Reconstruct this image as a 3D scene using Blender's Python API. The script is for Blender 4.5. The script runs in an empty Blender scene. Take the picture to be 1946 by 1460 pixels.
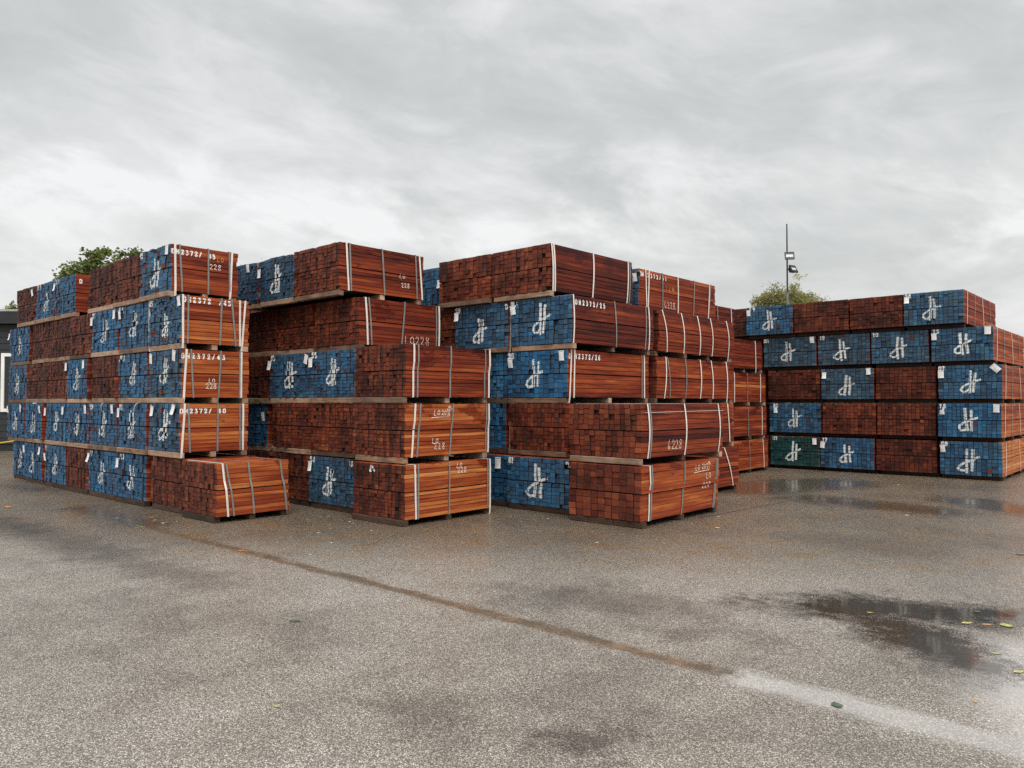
import bpy, math, random
from mathutils import Vector, Matrix, noise as mnoise

R = math.radians
scene = bpy.context.scene
col = scene.collection
rnd = random.Random(7)

# ------------------------------------------------------------------ camera
cam_data = bpy.data.cameras.new("camera")
cam_data.sensor_width = 36.0
cam_data.lens = 26.94
cam_data.clip_start = 0.05
cam_data.clip_end = 2000.0
cam = bpy.data.objects.new("camera", cam_data)
col.objects.link(cam)
cam.location = (0, 0, 1.65)
cam.rotation_euler = (R(90) + math.atan(35 / 1456.0), 0, R(41.9))
scene.camera = cam

scene.view_settings.view_transform = 'Standard'
scene.view_settings.look = 'None'
scene.view_settings.exposure = 0.38
scene.view_settings.gamma = 1.0
scene.cycles.max_bounces = 6
scene.cycles.transparent_max_bounces = 12
scene.cycles.use_denoising = False

# ------------------------------------------------------------------ node helper
class NT:
    def __init__(self, tree):
        self.t = tree
    def n(self, typ, **kw):
        nd = self.t.nodes.new(typ)
        for k, v in kw.items():
            setattr(nd, k, v)
        return nd
    def put(self, sock, v):
        if isinstance(v, bpy.types.NodeSocket):
            self.t.links.new(v, sock)
        elif v is not None:
            sock.default_value = v
    def m(self, op, a, b=None, c=None, clamp=False):
        nd = self.n('ShaderNodeMath', operation=op, use_clamp=clamp)
        self.put(nd.inputs[0], a)
        if b is not None: self.put(nd.inputs[1], b)
        if c is not None: self.put(nd.inputs[2], c)
        return nd.outputs[0]
    def v(self, op, a, b=None, s=None):
        nd = self.n('ShaderNodeVectorMath', operation=op)
        self.put(nd.inputs[0], a)
        if b is not None: self.put(nd.inputs[1], b)
        if s is not None: self.put(nd.inputs['Scale'], s)
        return nd.outputs[1] if op in ('DOT_PRODUCT', 'LENGTH', 'DISTANCE') else nd.outputs[0]
    def noise(self, vec, scale=1.0, detail=3.0, rough=0.5, dist=0.0):
        nd = self.n('ShaderNodeTexNoise')
        self.put(nd.inputs['Vector'], vec)
        nd.inputs['Scale'].default_value = scale
        nd.inputs['Detail'].default_value = detail
        nd.inputs['Roughness'].default_value = rough
        nd.inputs['Distortion'].default_value = dist
        return nd.outputs[0]
    def vor(self, vec, scale, feature='F1', rnd_=1.0):
        nd = self.n('ShaderNodeTexVoronoi', feature=feature)
        self.put(nd.inputs['Vector'], vec)
        nd.inputs['Scale'].default_value = scale
        nd.inputs['Randomness'].default_value = rnd_
        return nd
    def mix(self, f, a, b, mode='MIX'):
        nd = self.n('ShaderNodeMix', data_type='RGBA', blend_type=mode)
        self.put(nd.inputs[0], f)
        self.put(nd.inputs[6], a if isinstance(a, bpy.types.NodeSocket) else (*a, 1))
        self.put(nd.inputs[7], b if isinstance(b, bpy.types.NodeSocket) else (*b, 1))
        return nd.outputs[2]
    def ss(self, x, lo, hi):
        nd = self.n('ShaderNodeMapRange', interpolation_type='SMOOTHSTEP')
        self.put(nd.inputs[0], x)
        nd.inputs[1].default_value = lo
        nd.inputs[2].default_value = hi
        return nd.outputs[0]
    def ramp(self, f, stops, interp='LINEAR'):
        nd = self.n('ShaderNodeValToRGB')
        cr = nd.color_ramp
        cr.interpolation = interp
        while len(cr.elements) < len(stops):
            cr.elements.new(0.5)
        for e, (p, c) in zip(cr.elements, stops):
            e.position = p
            e.color = (*c, 1)
        self.put(nd.inputs[0], f)
        return nd.outputs[0]
    def xyz(self, vec):
        nd = self.n('ShaderNodeSeparateXYZ')
        self.put(nd.inputs[0], vec)
        return nd.outputs
    def comb(self, x, y, z):
        nd = self.n('ShaderNodeCombineXYZ')
        for i, q in enumerate((x, y, z)):
            self.put(nd.inputs[i], q)
        return nd.outputs[0]
    def attr(self, name):
        return self.n('ShaderNodeAttribute', attribute_name=name)

def new_mat(name):
    mt = bpy.data.materials.new(name)
    mt.use_nodes = True
    t = mt.node_tree
    t.nodes.clear()
    N = NT(t)
    out = N.n('ShaderNodeOutputMaterial')
    b = N.n('ShaderNodeBsdfPrincipled')
    t.links.new(b.outputs[0], out.inputs[0])
    return mt, N, b, out

def simple_mat(name, c, rough=0.6, var=0.12, scale=6.0, metal=0.0):
    mt, N, b, out = new_mat(name)
    co = N.n('ShaderNodeTexCoord').outputs['Object']
    f = N.noise(co, scale, 4, 0.6)
    lo = tuple(x * (1 - 2.2 * var) for x in c)
    hi = tuple(min(1, x * (1 + 1.6 * var)) for x in c)
    N.put(b.inputs['Base Color'], N.ramp(f, [(0.3, lo), (0.7, hi)]))
    b.inputs['Roughness'].default_value = rough
    b.inputs['Metallic'].default_value = metal
    return mt

# ------------------------------------------------------------------ world: overcast sky
SUN_EL, SUN_AZ = 52.0, 118.0      # sun azimuth measured from +Y towards +X
world = bpy.data.worlds.new("World")
scene.world = world
world.use_nodes = True
wt = world.node_tree
wt.nodes.clear()
N = NT(wt)
wout = N.n('ShaderNodeOutputWorld')
bg = N.n('ShaderNodeBackground')
wt.links.new(bg.outputs[0], wout.inputs[0])
bg.inputs[1].default_value = 0.1
sky = N.n('ShaderNodeTexSky', sky_type='NISHITA')
sky.sun_disc = False
sky.sun_elevation = R(SUN_EL)
sky.sun_rotation = R(SUN_AZ)
sky.air_density = 1.5
sky.dust_density = 4.0
d = N.n('ShaderNodeTexCoord').outputs['Generated']
dx, dy, dz = N.xyz(d)
# direction turned so that the first axis runs across the yard and the second away from it
ca, sa = math.cos(R(41.9)), math.sin(R(41.9))
ax = N.m('ADD', N.m('MULTIPLY', dx, ca), N.m('MULTIPLY', dy, sa))
ay = N.m('ADD', N.m('MULTIPLY', dx, -sa), N.m('MULTIPLY', dy, ca))
dzp = N.m('ADD', N.m('MAXIMUM', dz, 0.0), 0.42)
px = N.m('DIVIDE', ax, dzp)
py = N.m('DIVIDE', ay, dzp)
# streaks drift slightly down to the right
pvec = N.comb(N.m('MULTIPLY', ax, 1.55), N.m('MULTIPLY', ay, 1.55), N.m('ADD', N.m('ADD', N.m('MULTIPLY', dz, 3.6), N.m('MULTIPLY', ax, 0.55)), 3.7))
n1 = N.noise(pvec, 1.55, 8, 0.55, 0.35)
n2 = N.noise(N.v('ADD', pvec, (5.3, 1.7, 0.0)), 4.2, 10, 0.62, 0.5)
n3 = N.noise(N.v('ADD', pvec, (1.1, 9.7, 2.0)), 0.28, 2, 0.5, 0.2)
f = N.m('ADD', N.m('MULTIPLY', n1, 0.56), N.m('ADD', N.m('MULTIPLY', n2, 0.40), N.m('MULTIPLY', n3, 0.32)))
f = N.m('ADD', N.m('MULTIPLY', N.m('SUBTRACT', f, 0.64), 1.30), 0.50)
# bank of brighter, torn cloud low over the stacks
dz = N.m('ADD', dz, N.m('ADD', N.m('MULTIPLY', N.m('SUBTRACT', n1, 0.5), 0.30), N.m('MULTIPLY', ax, 0.03)))
band = N.m('MULTIPLY', N.ss(dz, 0.13, 0.23), N.m('SUBTRACT', 1.0, N.ss(dz, 0.25, 0.32)))
torn = N.ss(N.noise(N.v('ADD', pvec, (2.95, 4.1, 1.4)), 2.2, 9, 0.60, 0.4), 0.44, 0.66)
f = N.m('ADD', f, N.m('MULTIPLY', N.m('MULTIPLY', band, torn), 0.24))
darkband = N.m('MULTIPLY', N.ss(dz, 0.24, 0.32), N.m('SUBTRACT', 1.0, N.ss(dz, 0.34, 0.44)))
f = N.m('SUBTRACT', f, N.m('MULTIPLY', darkband, 0.03))
cloud = N.ramp(f, [(0.30, (4.15, 4.33, 4.26)), (0.45, (4.90, 5.03, 4.98)), (0.56, (5.75, 5.82, 5.79)), (0.74, (7.2, 7.2, 7.2))])
# overcast: brighter overhead
zen = N.m('ADD', 1.0, N.m('MULTIPLY', N.ss(dz, 0.46, 0.95), 1.9))
cs = N.v('SCALE', cloud, None, zen)
hor = N.m('SUBTRACT', 1.0, N.ss(dz, -0.02, 0.17))
cs = N.mix(N.m('MULTIPLY', hor, 0.55), cs, (6.1, 6.15, 6.15))
N.put(bg.inputs[0], N.mix(0.06, cs, sky.outputs[0]))

# ------------------------------------------------------------------ sun behind the clouds
sd = bpy.data.lights.new("sun", 'SUN')
sd.energy = 2.0
sd.angle = R(50)
sd.color = (1.0, 0.97, 0.93)
sun = bpy.data.objects.new("sun", sd)
col.objects.link(sun)
sv = Vector((math.sin(R(SUN_AZ)) * math.cos(R(SUN_EL)), math.cos(R(SUN_AZ)) * math.cos(R(SUN_EL)), math.sin(R(SUN_EL))))
sun.rotation_euler = sv.to_track_quat('Z', 'Y').to_euler()
sun.location = sv * 60

# ------------------------------------------------------------------ materials
def wood_side_mat():
    mt, N, b, out = new_mat("sawn hardwood side")
    co = N.n('ShaderNodeTexCoord').outputs['Object']
    pc = N.attr('pc').outputs['Color']
    tone, hue, seed = N.n('ShaderNodeSeparateColor'), None, None
    N.put(tone.inputs[0], pc)
    tn, hu, se = tone.outputs[0], tone.outputs[1], tone.outputs[2]
    oi = N.n('ShaderNodeObjectInfo')
    oc = N.n('ShaderNodeSeparateColor')
    N.put(oc.inputs[0], oi.outputs['Color'])
    orange = oc.outputs[2]
    off = N.v('SCALE', (7.3, 13.1, 5.7), None, N.m('MULTIPLY', se, 9.0))
    p = N.v('ADD', co, off)
    sx = N.v('MULTIPLY', p, (9.0, 0.8, 22.0))
    g1 = N.noise(sx, 1.0, 5, 0.6, 0.9)
    g2 = N.noise(N.v('MULTIPLY', p, (60, 2.6, 150)), 1.0, 3, 0.6, 0.3)
    g3 = N.noise(N.v('MULTIPLY', p, (3, 1.4, 5)), 1.0, 2, 0.5)
    t = N.m('ADD', N.m('MULTIPLY', N.m('ADD', tn, 0.10), 0.38), N.m('ADD', N.m('MULTIPLY', g1, 0.80), N.m('MULTIPLY', g2, 0.42)))
    t = N.m('ADD', t, N.m('SUBTRACT', N.m('MULTIPLY', orange, 0.94), 0.91))
    t = N.m('ADD', t, N.m('MULTIPLY', N.m('SUBTRACT', g3, 0.5), 0.35))
    c = N.ramp(t, [(0.05, (0.036, 0.0078, 0.006)), (0.30, (0.138, 0.0215, 0.0100)), (0.53, (0.282, 0.054, 0.0155)), (0.76, (0.48, 0.158, 0.042)), (0.98, (0.64, 0.315, 0.115))])
    # streaked wet stains run through several boards, each board soaking a little differently
    wv = N.v('ADD', N.v('MULTIPLY', co, (0.6, 1.5, 2.4)), N.v('SCALE', (1.0, 0.6, 0.3), None, N.m('MULTIPLY', oi.outputs['Random'], 40.0)))
    wv = N.v('ADD', wv, N.v('SCALE', (0.3, 0.5, 0.0), None, se))
    w = N.noise(wv, 1.0, 6, 0.62, 0.4)
    w = N.m('ADD', w, N.m('MULTIPLY', N.m('SUBTRACT', N.xyz(co)[2], 0.50), 0.42))
    wet = N.ss(N.m('ADD', w, N.m('SUBTRACT', N.m('MULTIPLY', N.n('ShaderNodeObjectInfo').outputs['Alpha'], 0.26), 0.26)), 0.49, 0.54)
    c = N.mix(N.m('MULTIPLY', wet, 0.82), c, N.mix(1.0, c, (0.46, 0.30, 0.36), 'MULTIPLY'))
    # knots and grey scuffs
    kn = N.vor(N.v('MULTIPLY', p, (2.0, 1.6, 4.0)), 1.0)
    kf = N.m('SUBTRACT', 1.0, N.ss(kn.outputs['Distance'], 0.03, 0.09))
    c = N.mix(N.m('MULTIPLY', kf, 0.6), c, (0.02, 0.008, 0.006))
    sc = N.ss(N.noise(N.v('MULTIPLY', p, (14, 1.1, 60)), 1.0, 4, 0.7), 0.66, 0.80)
    c = N.mix(N.m('MULTIPLY', sc, 0.35), c, (0.52, 0.30, 0.17))
    N.put(b.inputs['Base Color'], c)
    N.put(b.inputs['Roughness'], N.m('SUBTRACT', 0.62, N.m('MULTIPLY', wet, 0.22)))
    b.inputs['Specular IOR Level'].default_value = 0.18
    bp = N.n('ShaderNodeBump')
    bp.inputs['Strength'].default_value = 0.35
    bp.inputs['Distance'].default_value = 0.004
    N.put(bp.inputs['Height'], N.m('ADD', g2, g1))
    N.put(b.inputs['Normal'], bp.outputs[0])
    return mt

def wood_end_mat():
    mt, N, b, out = new_mat("sawn hardwood end grain")
    co = N.n('ShaderNodeTexCoord').outputs['Object']
    sp = N.n('ShaderNodeSeparateColor')
    N.put(sp.inputs[0], N.attr('pc').outputs['Color'])
    tn, hu, se = sp.outputs
    oi = N.n('ShaderNodeObjectInfo')
    oc = N.n('ShaderNodeSeparateColor')
    N.put(oc.inputs[0], oi.outputs['Color'])
    p = N.v('ADD', co, N.v('SCALE', (3.1, 7.7, 9.2), None, N.m('MULTIPLY', se, 11.0)))
    n1 = N.noise(p, 24.0, 5, 0.65)
    n2 = N.noise(N.v('ADD', co, N.v('SCALE', (4.0, 2.0, 8.0), None, oi.outputs['Random'])), 2.2, 5, 0.65)
    n3 = N.noise(N.v('MULTIPLY', p, (90, 10, 14)), 1.0, 2, 0.5)
    t = N.m('ADD', N.m('MULTIPLY', tn, 0.62), N.m('ADD', N.m('MULTIPLY', n1, 0.45), N.m('MULTIPLY', n3, 0.14)))
    t = N.m('SUBTRACT', t, 0.13)
    c = N.ramp(t, [(0.05, (0.022, 0.0055, 0.0045)), (0.35, (0.092, 0.0180, 0.0095)), (0.60, (0.195, 0.042, 0.0165)), (0.85, (0.34, 0.092, 0.034)), (1.0, (0.44, 0.18, 0.085))])
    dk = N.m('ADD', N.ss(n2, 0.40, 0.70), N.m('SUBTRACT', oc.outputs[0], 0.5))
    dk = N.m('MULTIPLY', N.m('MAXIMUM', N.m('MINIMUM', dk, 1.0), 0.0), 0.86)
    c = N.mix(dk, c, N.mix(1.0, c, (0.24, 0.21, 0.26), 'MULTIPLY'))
    N.put(b.inputs['Base Color'], c)
    b.inputs['Roughness'].default_value = 0.62
    b.inputs['Specular IOR Level'].default_value = 0.3
    bp = N.n('ShaderNodeBump')
    bp.inputs['Strength'].default_value = 0.4
    bp.inputs['Distance'].default_value = 0.004
    N.put(bp.inputs['Height'], n1)
    N.put(b.inputs['Normal'], bp.outputs[0])
    return mt

def blue_end_mat():
    mt, N, b, out = new_mat("blue sealing paint on end grain")
    co = N.n('ShaderNodeTexCoord').outputs['Object']
    sp = N.n('ShaderNodeSeparateColor')
    N.put(sp.inputs[0], N.attr('pc').outputs['Color'])
    tn, hu, se = sp.outputs
    oi = N.n('ShaderNodeObjectInfo')
    oc = N.n('ShaderNodeSeparateColor')
    N.put(oc.inputs[0], oi.outputs['Color'])
    p = N.v('ADD', co, N.v('SCALE', (3.1, 7.7, 9.2), None, N.m('MULTIPLY', se, 11.0)))
    n1 = N.noise(p, 20.0, 5, 0.65)
    n2 = N.noise(N.v('ADD', co, N.v('SCALE', (4.0, 2.0, 8.0), None, oi.outputs['Random'])), 2.6, 5, 0.65)
    t = N.m('ADD', N.m('MULTIPLY', tn, 0.62), N.m('ADD', N.m('MULTIPLY', n1, 0.42), N.m('MULTIPLY', n2, 0.42)))
    t = N.m('SUBTRACT', t, 0.24)
    blue = N.ramp(t, [(0.05, (0.008, 0.017, 0.030)), (0.32, (0.013, 0.058, 0.134)), (0.56, (0.020, 0.130, 0.282)), (0.76, (0.032, 0.195, 0.375)), (1.0, (0.090, 0.310, 0.470))])
    grey = N.ramp(t, [(0.05, (0.012, 0.016, 0.020)), (0.36, (0.034, 0.052, 0.070)), (0.62, (0.056, 0.098, 0.130)), (0.85, (0.085, 0.145, 0.185)), (1.0, (0.15, 0.23, 0.28))])
    green = N.ramp(t, [(0.05, (0.007, 0.016, 0.017)), (0.40, (0.010, 0.043, 0.044)), (0.65, (0.014, 0.074, 0.074)), (0.95, (0.04, 0.14, 0.135))])
    gsel = N.m('ADD', N.m('ADD', N.m('MULTIPLY', oc.outputs[1], 1.0), 0.12), N.m('MULTIPLY', N.m('SUBTRACT', hu, 0.5), 0.9), clamp=True)
    c = N.mix(gsel, blue, grey)
    c = N.mix(N.m('GREATER_THAN', oc.outputs[2], 0.95), c, green)
    worn = N.ss(N.noise(p, 9.0, 6, 0.7), 0.56, 0.70)
    c = N.mix(N.m('MULTIPLY', worn, 0.65), c, (0.030, 0.026, 0.028))
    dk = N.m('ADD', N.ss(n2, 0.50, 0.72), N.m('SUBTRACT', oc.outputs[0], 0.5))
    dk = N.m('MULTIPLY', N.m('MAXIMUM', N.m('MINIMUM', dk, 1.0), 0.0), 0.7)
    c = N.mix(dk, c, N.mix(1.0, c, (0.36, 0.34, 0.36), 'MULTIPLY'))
    N.put(b.inputs['Base Color'], c)
    b.inputs['Roughness'].default_value = 0.55
    b.inputs['Specular IOR Level'].default_value = 0.3
    bp = N.n('ShaderNodeBump')
    bp.inputs['Strength'].default_value = 0.4
    bp.inputs['Distance'].default_value = 0.004
    N.put(bp.inputs['Height'], n1)
    N.put(b.inputs['Normal'], bp.outputs[0])
    return mt

def bearer_mat():
    mt, N, b, out = new_mat("weathered softwood bearer")
    co = N.n('ShaderNodeTexCoord').outputs['Object']
    oi = N.n('ShaderNodeObjectInfo')
    p = N.v('ADD', co, N.v('SCALE', (5.0, 3.0, 7.0), None, N.m('MULTIPLY', oi.outputs['Random'], 20)))
    g = N.noise(N.v('MULTIPLY', p, (2.5, 25, 40)), 1.0, 5, 0.6, 0.3)
    g2 = N.noise(p, 3.0, 5, 0.65)
    t = N.m('ADD', N.m('MULTIPLY', g, 0.5), N.m('ADD', N.m('MULTIPLY', g2, 0.5), N.m('MULTIPLY', N.m('SUBTRACT', oi.outputs['Random'], 0.5), 0.22)))
    c = N.ramp(t, [(0.25, (0.08, 0.040, 0.024)), (0.42, (0.27, 0.155, 0.092)), (0.56, (0.44, 0.285, 0.185)), (0.75, (0.60, 0.46, 0.34))])
    oc = N.n('ShaderNodeSeparateColor')
    N.put(oc.inputs[0], oi.outputs['Color'])
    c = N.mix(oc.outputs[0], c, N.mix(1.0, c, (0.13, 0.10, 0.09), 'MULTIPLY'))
    N.put(b.inputs['Base Color'], c)
    b.inputs['Roughness'].default_value = 0.7
    return mt

def paint_mat(name, c, alpha_soft=True):
    mt, N, b, out = new_mat(name)
    co = N.n('ShaderNodeTexCoord').outputs['Object']
    nz = N.noise(co, 38.0, 4, 0.65)
    N.put(b.inputs['Base Color'], N.mix(N.ss(nz, 0.35, 0.65), tuple(x * 0.86 for x in c), c))
    b.inputs['Roughness'].default_value = 0.6
    tr = N.n('ShaderNodeBsdfTransparent')
    mx = N.n('ShaderNodeMixShader')
    a = N.attr('pa').outputs['Fac']
    if alpha_soft:
        fac = N.ss(N.m('ADD', a, N.m('MULTIPLY', N.m('SUBTRACT', nz, 0.5), 1.5)), 0.16, 0.80)
        fac = N.m('MULTIPLY', fac, N.m('ADD', 0.74, N.m('MULTIPLY', N.n('ShaderNodeObjectInfo').outputs['Random'], 0.26)))
    else:
        fac = N.ss(N.m('ADD', nz, N.m('MULTIPLY', a, 0.0)), 0.26, 0.40)
    N.put(mx.inputs[0], fac)
    mt.node_tree.links.new(tr.outputs[0], mx.inputs[1])
    mt.node_tree.links.new(b.outputs[0], mx.inputs[2])
    mt.node_tree.links.new(mx.outputs[0], out.inputs[0])
    return mt

def tag_mat():
    mt, N, b, out = new_mat("printed white paper tag")
    uv = N.n('ShaderNodeUVMap', uv_map='uv').outputs[0]
    u, v, _ = N.xyz(uv)
    oi = N.n('ShaderNodeObjectInfo').outputs['Random']
    pv = N.v('ADD', N.v('MULTIPLY', uv, (7, 15, 0)), N.v('SCALE', (3, 11, 5), None, N.m('MULTIPLY', oi, 30)))
    nz = N.noise(pv, 1.0, 2, 0.5)
    ink = N.ss(nz, 0.52, 0.60)
    inside = N.m('MULTIPLY', N.m('MULTIPLY', N.ss(u, 0.10, 0.14), N.ss(N.m('SUBTRACT', 1.0, u), 0.10, 0.14)), N.m('MULTIPLY', N.ss(v, 0.10, 0.13), N.ss(N.m('SUBTRACT', 1.0, v), 0.22, 0.25)))
    bar = N.m('MULTIPLY', N.m('MULTIPLY', N.ss(v, 0.86, 0.87), N.m('SUBTRACT', 1.0, N.ss(v, 0.92, 0.93))), N.m('MULTIPLY', N.ss(u, 0.08, 0.1), N.ss(N.m('SUBTRACT', 1.0, u), 0.08, 0.1)))
    k = N.m('ADD', N.m('MULTIPLY', N.m('MULTIPLY', ink, inside), 0.42), N.m('MULTIPLY', bar, 0.8), clamp=True)
    N.put(b.inputs['Base Color'], N.mix(k, (0.82, 0.81, 0.79), (0.08, 0.08, 0.09)))
    b.inputs['Roughness'].default_value = 0.45
    return mt

def leaf_mat(name, stops, trans=0.25):
    mt, N, b, out = new_mat(name)
    pc = N.attr('pc').outputs['Fac']
    N.put(b.inputs['Base Color'], N.ramp(pc, stops))
    b.inputs['Roughness'].default_value = 0.55
    tl = N.n('ShaderNodeBsdfTranslucent')
    N.put(tl.inputs[0], N.ramp(pc, [(p, tuple(x * 1.5 for x in c)) for p, c in stops]))
    mx = N.n('ShaderNodeMixShader')
    mx.inputs[0].default_value = trans
    mt.node_tree.links.new(b.outputs[0], mx.inputs[1])
    mt.node_tree.links.new(tl.outputs[0], mx.inputs[2])
    mt.node_tree.links.new(mx.outputs[0], out.inputs[0])
    return mt

M = {
    'side': wood_side_mat(), 'end': wood_end_mat(), 'blue': blue_end_mat(), 'bearer': bearer_mat(),
    'mark': paint_mat("sprayed white paint", (0.84, 0.86, 0.84)),
    'stencil': paint_mat("stencilled white paint", (0.86, 0.84, 0.80), False),
    'chalk': paint_mat("white chalk", (0.78, 0.72, 0.64), False),
    'rust_chalk': paint_mat("orange crayon", (0.62, 0.27, 0.07), False),
    'rough': simple_mat("rough-sawn inner faces with painted gap shade", (0.028, 0.016, 0.012), 0.8, .2, 12),  # near-black colour paints in the shade between the pieces
    'wstrap': simple_mat("white polyester strap", (0.72, 0.66, 0.60), 0.4, 0.06, 9),
    'gstrap': simple_mat("grey plastic strap", (0.20, 0.205, 0.195), 0.35, 0.10, 9),
    'tag': tag_mat(),
    'string': simple_mat("pale string", (0.6, 0.55, 0.5), 0.6, 0.05),
}

# ------------------------------------------------------------------ mesh helper
class MB:
    def __init__(self):
        self.v, self.f, self.mi, self.pc, self.pa, self.uv = [], [], [], [], [], None
    def add(self, verts, faces, mi=0, pc=(0.5, 0.5, 0.5), pa=None):
        o = len(self.v)
        self.v += [tuple(p) for p in verts]
        self.pa += list(pa) if pa is not None else [1.0] * len(verts)
        for k, fc in enumerate(faces):
            self.f.append(tuple(i + o for i in fc))
            self.mi.append(mi[k] if isinstance(mi, (list, tuple)) else mi)
            self.pc.append(pc)
    def box(self, x0, x1, y0, y1, z0, z1, mi=0, pc=(0.5, 0.5, 0.5)):
        self.add([(x0, y0, z0), (x1, y0, z0), (x1, y1, z0), (x0, y1, z0), (x0, y0, z1), (x1, y0, z1), (x1, y1, z1), (x0, y1, z1)],
                 [(0, 3, 2, 1), (4, 5, 6, 7), (0, 1, 5, 4), (1, 2, 6, 5), (2, 3, 7, 6), (3, 0, 4, 7)], mi, pc)
    def tube(self, pts, rad, n=8, mi=0, pc=(0.5, 0.5, 0.5), cap=True):
        rings = []
        for i, p in enumerate(pts):
            p = Vector(p)
            a = Vector(pts[max(0, i - 1)]); c = Vector(pts[min(len(pts) - 1, i + 1)])
            t = (c - a).normalized()
            s = t.cross(Vector((0.13, 0.31, 1.0)) if abs(t.z) < 0.95 else Vector((1, 0.2, 0))).normalized()
            u = s.cross(t)
            r = rad[i] if isinstance(rad, (list, tuple)) else rad
            rings.append([p + (s * math.cos(2 * math.pi * k / n) + u * math.sin(2 * math.pi * k / n)) * r for k in range(n)])
        vs = [q for rg in rings for q in rg]
        fs = []
        for i in range(len(pts) - 1):
            for k in range(n):
                fs.append((i * n + k, i * n + (k + 1) % n, (i + 1) * n + (k + 1) % n, (i + 1) * n + k))
        if cap:
            fs.append(tuple(range(n - 1, -1, -1)))
            fs.append(tuple(range((len(pts) - 1) * n, len(pts) * n)))
        self.add(vs, fs, mi, pc)
    def build(self, name, mats, parent=None, attrs=True):
        me = bpy.data.meshes.new(name)
        me.from_pydata(self.v, [], self.f)
        for mt in (mats if isinstance(mats, (list, tuple)) else [mats]):
            me.materials.append(mt)
        me.polygons.foreach_set('material_index', self.mi)
        if attrs:
            a = me.attributes.new('pc', 'FLOAT_COLOR', 'FACE')
            a.data.foreach_set('color', [x for c in self.pc for x in (c[0], c[1], c[2], 1.0)])
            a = me.attributes.new('pa', 'FLOAT', 'POINT')
            a.data.foreach_set('value', self.pa)
        if self.uv:
            l = me.uv_layers.new(name='uv')
            for lp in me.loops:
                l.data[lp.index].uv = self.uv[lp.vertex_index]
        me.update()
        ob = bpy.data.objects.new(name, me)
        col.objects.link(ob)
        if parent is not None:
            ob.parent = parent
        return ob

def thing(name, label, cat, loc=(0, 0, 0), rz=0.0, group=None):
    o = bpy.data.objects.new(name, None)
    o.empty_display_size = 0.2
    col.objects.link(o)
    o.location = loc
    o.rotation_euler = (0, 0, rz)
    o['label'] = label
    o['category'] = cat
    if group: o['group'] = group
    return o

def tag(o, label=None, cat=None, group=None, kind=None):
    if label: o['label'] = label
    if cat: o['category'] = cat
    if group: o['group'] = group
    if kind: o['kind'] = kind
    return o

# ------------------------------------------------------------------ ground
def capsule(N, p, a, b):
    a, b = Vector((a[0], a[1], 0)), Vector((b[0], b[1], 0))
    ba = b - a
    pa = N.v('SUBTRACT', p, tuple(a))
    h = N.m('DIVIDE', N.v('DOT_PRODUCT', pa, tuple(ba)), ba.length_squared, clamp=True)
    q = N.v('SUBTRACT', pa, N.v('SCALE', tuple(ba), None, h))
    return N.v('LENGTH', q)

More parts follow.
